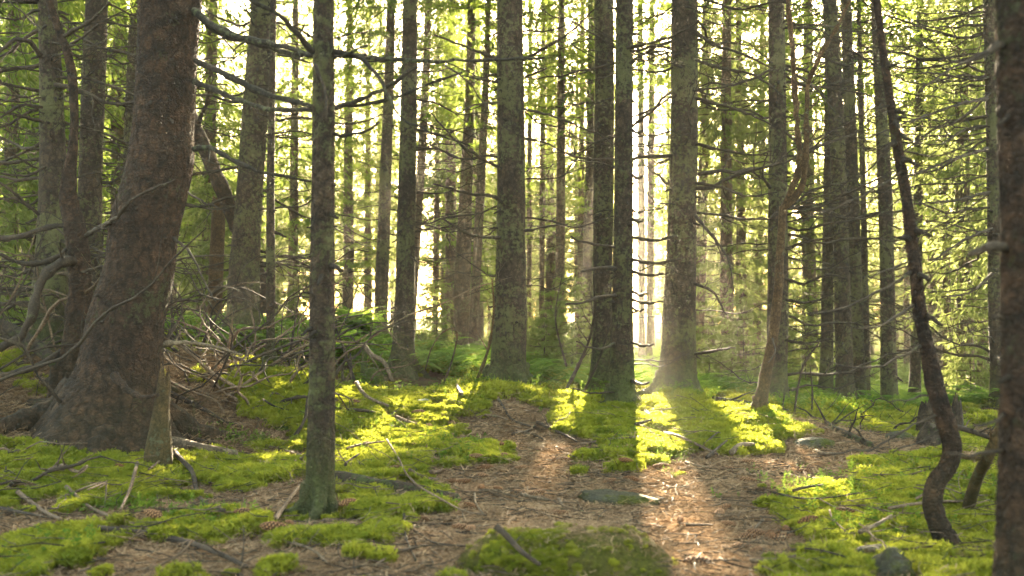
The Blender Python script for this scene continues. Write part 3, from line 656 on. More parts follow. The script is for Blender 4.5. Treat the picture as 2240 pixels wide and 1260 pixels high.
B_('centre', [(1145,130,11.4),(1200,100,11),(1260,60,10.7),(1300,20,10.4)], 9, 3, 6, dt)
B_('centre', [(1148,170,11.4),(1195,150,11.1)], 7, 4, 1, dt)
B_('centre', [(1148,505,11.4),(1190,498,11.2),(1225,490,11.1)], 7, 4, 1, dt)
B_('centre', [(1145,240,11.4),(1180,245,11),(1250,270,10.7),(1320,300,10.5),(1350,325,10.3)], 7, 3, 2, dt)
B_('pairright', [(1345,645,10.4),(1310,650,10.1),(1275,662,9.9),(1238,666,9.8)], 10, 5, 1, dt)
B_('pairright', [(1348,588,10.4),(1315,585,10.2),(1270,595,10)], 10, 5, 2, dt)
B_('pairright', [(1344,540,10.4),(1305,535,10.2),(1270,527,10),(1248,518,9.9)], 8, 4, 1, dt)
B_('pairright', [(1344,365,10.4),(1300,355,10.2),(1250,350,10)], 6, 3, 2, dt)
B_('pairright', [(1344,752,10.4),(1320,762,10.2),(1285,758,10),(1262,745,9.9)], 8, 4, 3, dt)
B_('pairright', [(1345,858,10.4),(1300,860,10.2),(1255,850,10)], 6, 3, 1, dt)
for y, x1 in [(518,1480),(568,1490),(637,1415),(655,1450),(672,1410),(748,1430),(833,1420),(594,1450),(478,1410),(382,1405),(282,1405)]:
    B_('pairright', [(1382,y,10.4),((1382+x1)/2,y+8,10.2),(x1,y+4 if x1 < 1460 else y-2,10.0)], 10, 5, 2, dt, sub=.3)
B_('pairright', [(1372,105,10.4),(1420,95,10.2),(1475,78,10),(1530,45,9.8)], 9, 4, 3, dt)
for pts in [[(1520,70,11.9),(1570,100,11.5),(1640,125,11.2),(1700,155,11)], [(1520,130,11.9),(1580,150,11.5),(1650,165,11.2),(1720,215,11)],
            [(1522,215,11.9),(1580,230,11.5),(1640,250,11.2),(1700,280,11)], [(1522,315,11.9),(1590,330,11.5),(1660,338,11.2),(1690,330,11)],
            [(1522,400,11.9),(1580,410,11.5),(1640,430,11.2),(1700,420,11)], [(1520,470,11.9),(1560,520,11.5),(1590,560,11.3),(1605,640,11.1)],
            [(1518,620,11.9),(1560,640,11.6),(1590,690,11.4)], 
            [(1518,775,11.9),(1560,768,11.6),(1610,760,11.4)]]:
    B_('broad', pts, 10, 3, 6, dt, sub=.3)
for pts in [[(1720,545,12.9),(1760,530,12.4),(1810,520,12.1),(1860,500,11.8)], [(1720,470,12.9),(1800,450,12.3),(1880,410,11.9),(1960,372,11.6)],
            [(1720,610,12.9),(1760,620,12.5),(1815,600,12.2),(1850,610,12)], [(1718,655,12.9),(1770,662,12.5),(1830,640,12.2)],
            [(1718,745,12.9),(1770,750,12.5),(1820,742,12.3)], [(1720,150,12.9),(1780,190,12.5),(1830,250,12.1)], [(1684,410,12.9),(1668,380,12.7),(1680,330,12.5)],
            [(1720,290,12.9),(1770,330,12.4),(1850,350,12)]]:
    B_('t1700', pts, 9, 3, 6, dt)
# two stems and side arms of the crooked dead sapling
B_('crookright', [(1713,458,9.5),(1725,428,9.45),(1747,375,9.4),(1746,300,9.35),(1739,200,9.3),(1733,100,9.25),(1722,-10,9.2),(1715,-80,9.2)], 15, 8, 3, M_bark_red, 'stem', .15)
B_('crookright', [(1713,456,9.5),(1732,440,9.45),(1755,402,9.4),(1763,340,9.35),(1765,250,9.3),(1770,175,9.25),(1800,112,9.1),(1836,50,9.0),(1860,0,9)], 14, 7, 4, M_bark_red, 'stem', .2)
B_('crookright', [(1690,740,9.45),(1695,775,9.3),(1680,795,9.2)], 6, 3, 2, dt)
# the wavy sapling's long bare twigs
for pts, w in [([(2002,667,4.9),(1955,695,4.75),(1915,717,4.65),(1885,719,4.6),(1856,711,4.55),(1851,694,4.5)], 8), ([(2016,757,4.9),(1970,780,4.75),(1925,800,4.65),(1885,805,4.6),(1840,798,4.55),(1795,785,4.5)], 8),
               ([(1994,595,4.9),(1940,627,4.75),(1890,653,4.65),(1823,678,4.55),(1773,684,4.5),(1752,680,4.45)], 9), ([(1990,572,4.9),(1940,592,4.8),(1887,617,4.7)], 7),
               ([(2050,907,4.9),(1970,945,4.75),(1905,980,4.65),(1840,991,4.55),(1770,992,4.5)], 7), ([(2052,942,4.9),(1990,975,4.75),(1950,987,4.7)], 6),
               ([(2030,865,4.9),(1990,875,4.8),(1940,877,4.75)], 6), ([(1980,370,4.9),(1900,420,4.7),(1820,455,4.6),(1740,490,4.5)], 7), ([(1970,330,4.9),(2060,340,4.7),(2150,300,4.6)], 7),
               ([(1985,460,4.9),(1960,465,4.85),(1940,468,4.8)], 9), ([(1950,230,4.9),(1890,245,4.8),(1885,250,4.78)], 6), ([(1945,170,4.9),(1880,120,4.7),(1810,80,4.6)], 6),
               ([(1995,520,4.9),(2080,480,4.7),(2170,420,4.55)], 6), ([(2012,650,4.9),(2040,600,4.8),(2110,560,4.7)], 5)]:
    B_('wavy', pts, w, 3, 3, dt, sub=.2, segs=6)
B_('rightfront', [(2200,545,3.2),(2165,540,3.1),(2123,556,3.05)], 26, 14, 2, dt, sub=.4)
B_('rightfront', [(2196,100,3.2),(2160,115,3.1),(2118,136,3.05)], 22, 10, 2, dt, sub=.4)
B_('rightfront', [(2196,700,3.2),(2170,690,3.15)], 14, 8, 0, dt)
B_('rightfront', [(2196,985,3.2),(2130,996,3.1),(2068,994,3.0)], 12, 5, 1, dt)
B_('rightfront', [(2196,905,3.2),(2165,925,3.1),(2120,935,3.05)], 12, 4, 1, dt)
for px, Y in [(2165,13)]:
    for pts in [[(2160,215,12.8),(2090,230,12.3),(2000,262,11.9),(1900,300,11.5)], [(2160,325,12.8),(2080,350,12.3),(2000,380,12),(1940,395,11.7)], [(2165,420,12.8),(2080,440,12.4),(2000,445,12)], [(2170,500,12.8),(2100,530,12.4),(2030,580,12.1)], [(2160,120,12.8),(2080,150,12.3),(2010,200,12)], [(2170,600,12.8),(2120,640,12.5),(2060,650,12.2)]]:
        B_('t2175', pts, 9, 3, 8, dt, sub=.35)

# ------------------------------------------------------------------ background trees
def simple_trunk(H, r):
    mb = MB(); h = np.linspace(-.3, H*.97, 26); w = np.cumsum(R_.normal(size=(26, 2))*.012, 0); w -= w[1]
    P = np.stack([w[:, 0], w[:, 1], h], -1)
    rr = r*np.clip(1-h/H, .05, 1)**.8*(1+.35*np.exp(-np.clip(h, 0, None)/.25))
    tube(mb, P, rr, 14, 0, lambda th: 1+.05*fbm(np.cos(th)[None]*2, np.sin(th)[None]*2, h[:, None]*1.5, 3, R_.integers(90)))
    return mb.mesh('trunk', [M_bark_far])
FARTRUNK = {}
placed = [(TREE_POS[k][0], TREE_POS[k][1]) for k in TREES]
cand = []
sxy = SUN[:2]/np.linalg.norm(SUN[:2])
def ok_spot(x, y, dmin):
    for a, b in placed:
        if (a-x)**2+(b-y)**2 < dmin**2: return False
    for q, (cx, cy, rx, ry, s) in enumerate(LIT[:26]):
        if q > 3 and q not in (7, 12, 13): continue
        dx, dy = x-cx, y-cy
        if abs(dx*sxy[1]-dy*sxy[0]) < (.34 if q < 4 else .24): return False
    return True
FORCED = [(-40, 12.5), (20, 15), (60, 19), (130, 18), (255, 19), (455, 20), (640, 24), (760, 27), (1590, 21), (1625, 24), (1770, 23), (2110, 18), (2225, 16), (2150, 24), (985, 27)]
for px_, y_ in FORCED:
    placed.append(((px_-CX)/F*y_, y_)); cand.append(((px_-CX)/F*y_, y_, px_))
tries = 0
while len(cand) < 185 and tries < 9000:
    tries += 1
    y = 17+(R_.random()**.66)*61; x = R_.uniform(-.60, .60)*y
    px = CX+F*x/y
    if y < 24 and not (px < 60 or 300 < px < 480 or 1540 < px < 1640 or px > 2090): continue
    if not ok_spot(x, y, 2.2 if y < 45 else 2.5): continue
    placed.append((x, y)); cand.append((x, y, px))
BG = []
for q, (x, y, px) in enumerate(cand):
    z = float(ground(x, y)[0]); pool, kn = (NEARLOW, 'low') if q < len(FORCED) else (MID, 'mid')
    if y > 56 or (px > 1500 and y > 30 and R_.random() < .5) or (px < 500 and y > 30 and R_.random() < .5): pool, kn = (EDGE, 'edge') if R_.random() < .55 else (LOW, 'low')
    elif y > 30 or R_.random() < .5: pool, kn = (LOW, 'low')
    k = int(R_.integers(len(pool))); sc_ = R_.uniform(.88, 1.12)
    top = float(pool[k][0][:, :, 2].max())
    root = empty('spruce_tree', (x, y, z), 'x', 'tree', 'spruces of the hazy wood beyond the clearing')
    tk = ('near'+kn if pool is NEARLOW else kn, k)
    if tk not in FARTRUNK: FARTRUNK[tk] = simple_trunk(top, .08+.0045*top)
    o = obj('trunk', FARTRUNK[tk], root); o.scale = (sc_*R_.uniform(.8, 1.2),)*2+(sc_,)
    crown(root, pool[k], tk, R_.uniform(0, TAU), sc_, (x, y, z), M_needle_sunlit if y > 32 or px > 1500 else M_needle)
    BG.append((px, root, y, kn))
# labels for them: counted from the hand placed trunk on their left
LM = sorted([(project(AXIS[k][min(len(AXIS[k])-1, 20)][:3])[0], s) for k, s in [('leftfar', 'the thin spruce at the left edge'), ('leftdark', 'the dark branchy trunk'), ('big', 'the massive leaning spruce'), ('lean', 'the stout pale spruce'), ('frontthin', 'the lone front trunk'), ('t885', 'the trunk by the mossy stump'), ('t1015', 'the hazy double trunks'), ('centre', 'the moss mound trunk'), ('t1225', 'the dark slim trunk before the glare'), ('pairright', 'the two paired trunks'), ('broad', 'the broad branchy trunk'), ('t1700', 'the crooked dead sapling'), ('knob', 'the knobbly ringed trunk'), ('t1940', 'the clean grey flared trunk'), ('t2070', 'the thin twiggy spruce'), ('rightfront', 'the blurred edge trunk')]])
cnt = {}
for px, root, y, kn in sorted(BG, key=lambda b: b[0]):
    left = [l for l in LM if l[0] <= px]
    nm, sd = (left[-1][1], 'right') if left else (LM[0][1], 'left')
    q = 'tall' if kn == 'mid' else 'low-branched' if kn == 'low' else 'bushy'
    depth = 'fairly near' if y < 38 else 'distant' if y < 70 else 'very distant'
    c = cnt[(nm, sd, q, depth)] = cnt.get((nm, sd, q, depth), -1)+1
    root['label'] = f"{depth} {q} spruce, {ords[c] if c else 'first'} {sd} of {nm}"
# young spruces in the undergrowth
for i, (px, Y, s, lab) in enumerate([(1550,17,.75,'small young spruce low behind the broad branchy trunk'),(1625,19,.9,'young spruce in the ferny hollow left of the crooked dead sapling'),(1250,17,.8,'sunlit young spruce under the brightest gap'),(1190,16,.7,'small young spruce just right of the moss mound trunk'),(955,17,.6,'tiny young spruce behind the fallen log'),(1120,24,1.,'young spruce hidden behind the moss mound trunk'),(2120,17,.9,'young spruce by the jagged stumps near the right edge'),(1760,20,1.0,'young spruce in the gap right of the crooked dead sapling'),(460,17,1.2,'young spruce behind the brush pile'),(640,19,1.1,'young spruce right of the thin mossy trunk'),(30,12.5,1.1,'young green spruce behind the tangled branches at the left edge')]):
    x = (px-CX)/F*Y; z = float(ground(x, Y)[0]); root = empty('young_spruce', (x, Y, z), lab, 'young tree', 'young spruces in the undergrowth')
    mb = MB(); tube(mb, np.array([[0, 0, -.1], [.01, 0, .6], [0, .01, 1.3]]), np.array([.02, .014, .004]), 6)
    o = obj('trunk', mb.mesh('trunk', [M_twig]), root); o.scale = (s,)*3
    crown(root, BABY[i % 3], ('baby', i % 3), R_.uniform(0, TAU), s, (x, Y, z), M_needle_sunlit)

# ------------------------------------------------------------------ things on the floor
LANDMARK = []          # (px, py, phrase)
ITEMS = []             # (object, px, py, stem phrase)
def on_ground(pts, lift=.0):
    return np.array([hit(x, y)+np.array([0, 0, lift]) for x, y in pts])
def blob_mesh(name, mat, rx, ry, rz, seed, rough=.16, n=48, flat=0.0, ridge=0.0):
    u = np.linspace(0, math.pi, n//2+1); v = np.arange(n)*TAU/n
    U, Vv = np.meshgrid(u, v, indexing='ij'); X = np.sin(U)*np.cos(Vv); Y = np.sin(U)*np.sin(Vv); Z = np.cos(U)
    k = 1+rough*fbm(X*1.5+seed, Y*1.5, Z*1.5, 4, seed)+.04*fbm(X*6+seed, Y*6, Z*6, 3, seed+3)
    if ridge: k = k+ridge*np.clip(np.abs(fbm(X*2.2-seed, Y*2.2, Z*2.2, 2, 9)), 0, .4)
    V = np.stack([X*rx*k, Y*ry*k, np.sign(Z)*np.abs(Z)**(1-flat)*rz*k], -1).reshape(-1, 3)
    i = (np.arange(n//2)[:, None]*n+np.arange(n)[None]); j = (np.arange(n//2)[:, None]*n+(np.arange(n)[None]+1) % n)
    Q = np.stack([i, i+n, j+n, j], -1).reshape(-1, 4)
    mb = MB(); mb.add(V, Q); return mb.mesh(name, [mat]), V
BC = at(1252, 1238, 4.45); BC[2] = -.02
bm_, BV = blob_mesh('boulder', M_boulder, .46, .34, .2, 4, .26, 96, .12)
bo = tag(obj('boulder', bm_, None, BC), 'rounded mossy boulder sunk in the path at the very front', 'rock')
LANDMARK.append((1250, 1200, 'the mossy boulder'))
def stone(px, py, rx, ry, rz, mat, seed, label, rot=0., up=.3, name='stone', rough=.2, tilt=0.):
    p = hit(px, py); me, _ = blob_mesh(name, mat, rx, ry, rz, seed, rough, 40, .2, .25)
    o = tag(obj(name, me, None, p+np.array([0, 0, rz*up])), label, 'rock'); o.rotation_euler = (0, tilt, rot); return o
stone(1358, 1098, .235, .15, .05, M_stone, 7, 'flat grey stone lying flush in the needle path', -.25, .0, rough=.45, tilt=.06)
LANDMARK.append((1358, 1098, 'the flat grey stone'))
stone(1950, 1262, .085, .10, .075, M_stone, 12, 'bare pointed grey stone among moss at the front', .5, .35, rough=.4)
LANDMARK.append((1950, 1250, 'the pointed grey stone'))
stone(1920, 1215, .11, .08, .035, M_stone, 15, 'low dark stone half sunk in moss behind the pointed stone', .2, .2)
stone(1968, 966, .13, .12, .07, M_stone, 18, 'small grey stone where the path bends away', .2, .3)
stone(1376, 985, .055, .04, .035, M_pink, 21, 'bigger pinkish stone beside the trunk shadow', .2, .5)
stone(1347, 984, .022, .02, .02, M_pink, 22, 'small pinkish pebble next to the bigger pinkish stone', .2, .6)
stone(925, 882, .075, .06, .03, stone_mat('pale stone', (.34, .33, .30), (.45, .44, .40), 0), 25, 'pale whitish stone on the moss before the fallen log', .2, .4)
stone(1783, 977, .17, .12, .06, M_stone, 28, 'mossy stone at the foot of the sunlit bank', .2, .2)
LANDMARK += [(697, 1110, 'the lone front trunk'), (1360, 890, 'the two paired trunks'), (1480, 870, 'the broad branchy trunk'), (1110, 860, 'the moss mound trunk'), (2060, 1150, 'the wavy sapling'), (250, 940, 'the massive leaning spruce'), (1660, 900, 'the crooked dead sapling'), (1376, 985, 'the pinkish stone'), (1950, 966, 'the path bend'), (880, 820, 'the trunk by the mossy stump'), (592, 815, 'the thin mossy trunk'), (525, 745, 'the stout pale spruce'), (105, 760, 'the dark branchy trunk'), (1850, 905, 'the knobbly ringed trunk')]

def rod(name, P, w, mat, label, cat, group=None, nsub=0, rough=.12, sub=.2, segs=10, seed=1, step=.05, taper=.75, kids=None):
    """a log or stick: P world points"""
    base = P[0].copy(); S = spline(P-base, step=step); mb = MB()
    rr = np.random.default_rng(seed); n = len(S)
    r = np.linspace(w/2, w/2*taper, n)*(1+rough*.5*fbm(np.arange(n)*.35, seed*3.1, 0, 3))
    ang = lambda th: 1+rough*fbm(np.cos(th)[None]*1.5+seed, np.sin(th)[None]*1.5, np.arange(n)[:, None]*.25, 3, seed)
    tube(mb, S, r, segs, 0, ang)
    o = tag(obj(name, mb.mesh(name, [mat]), None, base), label, cat, group)
    for q in range(nsub):
        i = rr.integers(1, n-1); l = np.linalg.norm(P[-1]-P[0])*sub*rr.uniform(.4, 1)
        d = rr.normal(size=3); d[2] = abs(d[2])*.8+.1; d /= np.linalg.norm(d); v = np.linspace(0, 1, 5)[:, None]
        m2 = MB(); tube(m2, S[i]+d*l*v+rr.normal(size=(5, 3))*.03*l*v, np.linspace(max(.003, r[i]*.45), .002, 5), 5)
        obj('twig', m2.mesh('twig', [mat]), o)
    return o
def log(pts, w, mat, label, lift=.35, **k):
    P = on_ground(pts); Y = P[:, 1].mean(); wm = w*Y/F; P[:, 2] += wm*lift
    return rod('log', P, wm, mat, label, 'log', segs=20, rough=.3, **k)
log([(838,834),(900,842),(960,850),(1010,858)], 15, M_bark_red, 'slim fallen log lying behind the moss, beside the small stump', seed=3, nsub=2)
log([(735,1052),(800,1066),(860,1074),(920,1085),(1000,1100)], 40, M_rot, 'dark rotten mossy log sunk beside the lone front trunk', .15, seed=5)
log([(298,972),(380,984),(450,998),(516,1012)], 30, M_grey, 'grey weathered log lying in front of the broken stump', .5, seed=7, nsub=3)
log([(1555,882),(1640,893),(1750,918),(1830,950),(1905,985)], 15, M_rot, 'long fallen branchy log slanting down the far side of the sunlit bank', .6, seed=9, nsub=9)
log([(1470,885),(1500,876),(1526,872)], 9, M_rot, 'short dark stick leaning at the foot of the broad branchy trunk', .8, seed=10)
rod('log', np.array([at(-40,700,9.0), at(40,730,8.8), at(95,770,8.6), at(125,800,8.5)]), 34*8.8/F, M_rot, 'thick dark rotten log in the tangle left of the crooked tree', 'log', seed=12, segs=18)
# leaning dead trunk and snag
P = np.array([at(395,205,15.2), at(445,320,15.1), at(480,400,15.0), at(510,470,15.0), at(550,570,15.0), at(590,680,15.0)])
rod('leaning_snag', np.vstack([P[::-1]]), 38*15/F, M_bark_big, 'broken dead trunk slanting down behind the massive leaning spruce', 'dead tree', segs=18, rough=.25, seed=14, nsub=4, sub=.4)
def jag(name, pts, Y, mat, label, teeth=.5, seed=2, segs=26, cat='stump', mosscap=False):
    W = np.array([np.r_[at(x, y, Y), w*Y/F/2] for x, y, w in pts]); b = W[0, :3].copy()
    W = np.vstack([np.r_[W[0, :3]-np.array([0, 0, .2]), W[0, 3]*1.1], W]); S = spline(W, step=.012)
    P = S[:, :3]-b; n = len(P); h = np.linspace(0, 1, n)
    mb = MB()
    ang = lambda th: 1+.30*fbm(np.cos(th)[None]*1.6+seed, np.sin(th)[None]*1.6, h[:, None]*1.2, 3, seed)+.06*fbm(np.cos(th)[None]*7, np.sin(th)[None]*7, h[:, None]*3, 2, seed)
    T, U, Wv = frames(P); th = np.arange(segs)*TAU/segs
    rr = S[:, 3][:, None]*ang(th)
    V = P[:, None]+rr[..., None]*(np.cos(th)[None, :, None]*U[:, None]+np.sin(th)[None, :, None]*Wv[:, None])
    Lh = P[-1, 2]; j = vn3(np.cos(th)*2.4+seed, np.sin(th)*2.4, 0, seed)+.6*vn3(np.cos(th)*6+seed, np.sin(th)*6, 0, seed+1)
    V[..., 2] += np.clip((P[:, 2]/Lh-.45)/.55, 0, 1)[:, None]*j[None]*teeth*Lh*.45
    V = np.vstack([V.reshape(-1, 3), P[-1:]-np.array([[0, 0, teeth*Lh*.25]])])
    i = np.arange(n-1)[:, None]*segs; jj = np.arange(segs)[None]; j2 = (jj+1) % segs
    Q = np.stack([i+jj, i+j2, i+segs+j2, i+segs+jj], -1).reshape(-1, 4)
    a = np.arange(segs); Tt = np.stack([np.full(segs, n*segs), (n-1)*segs+a, (n-1)*segs+(a+1) % segs], -1)
    mb.add(V, Q, Tt); return tag(obj(name, mb.mesh(name, [mat]), None, b), label, cat)
jag('snag', [(468,760,36),(472,600,32),(477,500,30),(478,435,28)], 15.5, M_bark_red, 'reddish broken snag seen between massive spruce and stout pale spruce', .12, 3, cat='dead tree')
jag('broken_stump', [(348,985,58),(350,940,46),(353,900,37),(358,860,30),(361,835,26),(362,815,20)], 6.95, M_bark_red, 'tall splintered brown stump at the right foot of the massive spruce', .5, 6)
jag('mossy_stump', [(815,838,58),(816,822,50),(817,806,47)], 12.4, M_stump, 'small low mossy stump by the fallen log', .15, 8)
jag('thin_stump', [(797,815,16),(797,780,12),(797,750,11)], 12.6, M_stump, 'thin upright stub standing behind the small mossy stump', .15, 9)
jag('broken_stump', [(2032,930,54),(2032,905,42),(2033,880,30)], 9.9, M_rot, 'wide jagged rotten stump behind the wavy sapling', .8, 11)
jag('broken_stump', [(2093,925,30),(2093,900,24),(2094,875,16)], 10.2, M_rot, 'narrow jagged stump right of the wide rotten one', .7, 13)
jag('broken_stump', [(2040,960,64),(2042,945,52),(2045,930,40)], 8.9, M_rot, 'low crumbling stump at the path bend behind the wavy sapling', .5, 15)
P = np.array([hit(2112,1100)-np.array([0,0,.08]), at(2140,1040,5.2), at(2166,990,4.9), at(2192,930,4.8), at(2200,880,4.8)])
rod('leaning_snag', P, 30*5/F, M_bark_red, 'short broken reddish stem leaning between wavy sapling and blurred edge trunk', 'dead tree', segs=16, seed=17, nsub=3, sub=.35)
P = np.array([at(2078,930,5.6), at(2130,945,5.5), at(2178,962,5.4)])
rod('stick', P, 13*5.5/F, M_twig, 'dark pole reaching from wavy sapling toward the leaning reddish stem', 'stick', seed=18, nsub=4, sub=.6)
# bent grey branch and dead sapling in the middle
rod('bent_branch', np.array([at(797,756,12.5), at(812,776,12.4), at(838,790,12.3), at(850,812,12.2), at(858,832,12.1)]), 12*12.3/F, M_grey, 'bent grey branch draped over the small mossy stump', 'branch', seed=20, nsub=3)
def wisp(name, pts, w0, w1, nsub, mat, label, cat, group=None, sub=.3, sd=3):
    P = np.array([at(*p) for p in pts]); b = P[0].copy(); P = spline(P-b, step=.06); mb = MB(); rr = np.random.default_rng(sd)
    branch_shape(mb, P, w0*pts[0][2]/F/2, w1*pts[-1][2]/F/2, nsub, 0, 6, sub, rr)
    return tag(obj(name, mb.mesh(name, [mat]), None, b), label, cat, group)
wisp('dead_sapling', [(968,846,11.8),(985,800,11.8),(996,760,11.8),(1000,730,11.8),(990,718,11.7),(965,730,11.6),(945,760,11.5),(930,810,11.4)], 5, 2, 5, M_bark_red, 'arched dead sapling bowing over left of the moss mound trunk', 'dead plant', sd=4)
wisp('dead_sapling', [(1040,838,11.4),(1060,790,11.3),(1075,730,11.2),(1080,660,11.1),(1076,610,11)], 8, 3, 5, M_bark_red, 'reddish dead sapling leaning against the moss mound trunk', 'dead plant', sd=5)
wisp('dead_sapling', [(1228,872,11.2),(1265,800,11.1),(1290,740,11),(1300,690,10.9),(1298,600,10.8)], 8, 3, 6, M_twig, 'dead sapling slanting up left of the two paired trunks', 'dead plant', sd=6)
wisp('dead_sapling', [(1262,880,11),(1290,830,10.9),(1320,760,10.8),(1336,700,10.7)], 7, 3, 4, M_twig, 'thin dead stem slanting across the rear paired trunk', 'dead plant', sd=7)
wisp('dead_sapling', [(1738,900,11),(1745,850,11),(1762,790,10.9),(1792,750,10.8)], 7, 3, 3, M_twig, 'thin curved dead stem right of the crooked dead sapling', 'dead plant', sd=8)
wisp('dead_sapling', [(1775,910,11),(1777,860,11),(1772,800,10.9)], 5, 2, 2, M_twig, 'short thin dead stem, rightmost beside the crooked dead sapling', 'dead plant', sd=9)
wisp('dead_sapling', [(1240,806,15),(1215,690,15),(1230,600,15)], 5, 2, 3, M_twig, 'wispy dead stem before the dark slim spruce', 'dead plant', sd=19)
for i, pts in enumerate([[(766,880,11.5),(752,840,11.5),(750,800,11.5),(762,764,11.5)], [(768,830,11.8),(768,800,11.8),(766,772,11.8)]]):
    wisp('dead_sapling', pts, 6, 3, 1, M_twig, ['curved dead stem just right of the lone front trunk', 'short upright dead stem between front trunk and mossy stump'][i], 'dead plant', sd=30+i)

# sticks lying about, read from the photograph
STICKS = [([(378,990),(395,1025),(418,1050),(430,1085),(452,1120),(490,1146)],13,'M'),([(300,1035),(286,1090),(264,1142)],9,'G'),([(145,1088),(190,1118),(240,1142),(290,1164),(360,1190)],10,'G'),([(38,1096),(75,1118),(95,1132),(132,1165)],11,'G'),([(0,1128),(60,1140),(120,1152)],9,'M'),
 ([(215,1180),(330,1188),(410,1206),(480,1232),(540,1262)],17,'M'),([(120,1105),(180,1090),(235,1072)],6,'G'),([(372,998),(350,1030),(325,1050)],8,'G'),([(192,1098),(232,1082),(214,1096)],5,'G'),([(232,1078),(231,1105),(228,1122)],4,'G'),
 ([(780,852),(795,875),(815,890),(850,902)],10,'P'),([(732,906),(800,915),(850,918),(873,910)],8,'M'),([(866,930),(890,940),(915,948)],8,'G'),([(846,980),(870,1020),(900,1070),(950,1110),(1020,1135),(1065,1143)],6,'G'),([(884,1165),(900,1168),(960,1200),(1050,1208)],5,'M'),
 ([(882,1110),(884,1150),(890,1195),(910,1240)],7,'M'),([(825,1228),(880,1222),(915,1212),(935,1210)],10,'M'),([(820,1258),(845,1240)],8,'G'),([(588,1200),(640,1206),(690,1225),(715,1250)],8,'P'),([(600,1158),(625,1122),(655,1078)],11,'G'),([(1038,1090),(1045,1120),(1060,1140)],6,'P'),
 ([(895,1048),(920,1055),(960,1060)],9,'G'),([(942,1052),(955,1048),(966,1042)],10,'G'),([(1090,880),(1100,895),(1130,930),(1180,945)],7,'M'),([(1060,918),(1090,922),(1112,930)],6,'G'),([(1175,935),(1230,960),(1262,978)],8,'M'),([(1270,980),(1320,976),(1390,973)],7,'G'),([(1412,910),(1450,955),(1500,980),(1570,1005)],9,'G'),
 ([(1530,990),(1552,978),(1572,962)],5,'M'),([(1140,1098),(1165,1104),(1200,1110)],9,'P'),([(1222,1104),(1232,1118)],10,'P'),([(1130,950),(1165,958),(1190,970)],6,'M'),([(1120,958),(1150,952),(1170,938)],7,'M'),([(1390,946),(1425,936)],8,'M'),([(1500,1022),(1530,1030),(1550,1033)],7,'G'),
 ([(1500,1160),(1540,1160),(1560,1160)],7,'M'),([(1640,1240),(1680,1240),(1740,1246)],11,'P'),([(1668,1150),(1650,1170)],8,'P'),([(1730,1220),(1800,1240),(1900,1252)],6,'M'),([(1895,1232),(1960,1225),(2040,1222)],9,'R'),([(1945,1138),(2000,1128),(2070,1122),(2190,1114)],8,'G'),([(1815,1142),(1825,1165),(1850,1190)],6,'G'),
 ([(1690,1098),(1750,1112),(1820,1110),(1880,1100)],5,'M'),([(1785,998),(1800,1004),(1840,1004)],9,'P'),([(1600,1005),(1620,995),(1650,992)],14,'P'),([(1735,1095),(1760,1088),(1800,1082)],7,'M'),([(1880,1190),(1910,1180),(1950,1155)],10,'P'),([(2005,1112),(2030,1095)],6,'G'),([(1085,1178),(1110,1200),(1135,1228),(1180,1258)],14,'B'),
 ([(1210,1250),(1235,1236),(1255,1228)],8,'M'),([(355,835),(370,860),(420,880),(440,905),(490,920)],9,'R'),([(365,845),(440,868),(500,890),(555,912)],7,'G'),([(370,872),(440,905),(490,935)],14,'M'),([(375,860),(410,880),(425,930)],10,'R'),([(365,880),(420,895),(470,920),(520,955)],6,'G'),([(400,960),(430,975),(480,985)],14,'M'),([(575,890),(600,905),(672,920)],5,'M'),
 ([(580,992),(620,1000),(660,1030)],9,'R'),([(495,880),(560,840),(585,820)],9,'G'),([(590,885),(598,875),(620,885)],6,'P'),([(1010,880),(1000,860),(1005,838)],8,'P'),([(760,1000),(800,990),(840,985)],6,'G'),([(755,1040),(770,1025),(785,1015)],7,'M'),([(1560,1005),(1545,1015),(1590,985)],8,'M')]
SM = {'M': M_twig, 'G': M_stick, 'P': M_grey, 'R': M_bark_red, 'B': M_twig}
SW = {'M': 'dark', 'G': 'tan', 'P': 'pale', 'R': 'reddish', 'B': 'thick barky'}
for i, (pts, w, mk) in enumerate(STICKS):
    P = on_ground(pts); Y = P[:, 1].mean(); wm = w*Y/F
    if mk == 'B':
        P = np.array([at(1085,1178,4.15), at(1110,1200,4.12), at(1135,1228,4.05), at(1180,1262,3.95)])
    P[:, 2] += wm*.5+.015+.02*R_.random()+.03*mossiness(P[:, 0], P[:, 1])
    o = rod('stick', P, wm, SM[mk], 'x', 'stick', 'fallen sticks on the forest floor', nsub=int(R_.integers(0, 3)) if len(pts) > 2 else 0, seed=50+i, segs=8, rough=.2, taper=.55)
    ln = 'long' if np.linalg.norm(P[-1]-P[0]) > .55 else 'short'
    ITEMS.append((o, np.mean([p[0] for p in pts]), np.mean([p[1] for p in pts]), f'{ln} {SW[mk]} stick'))
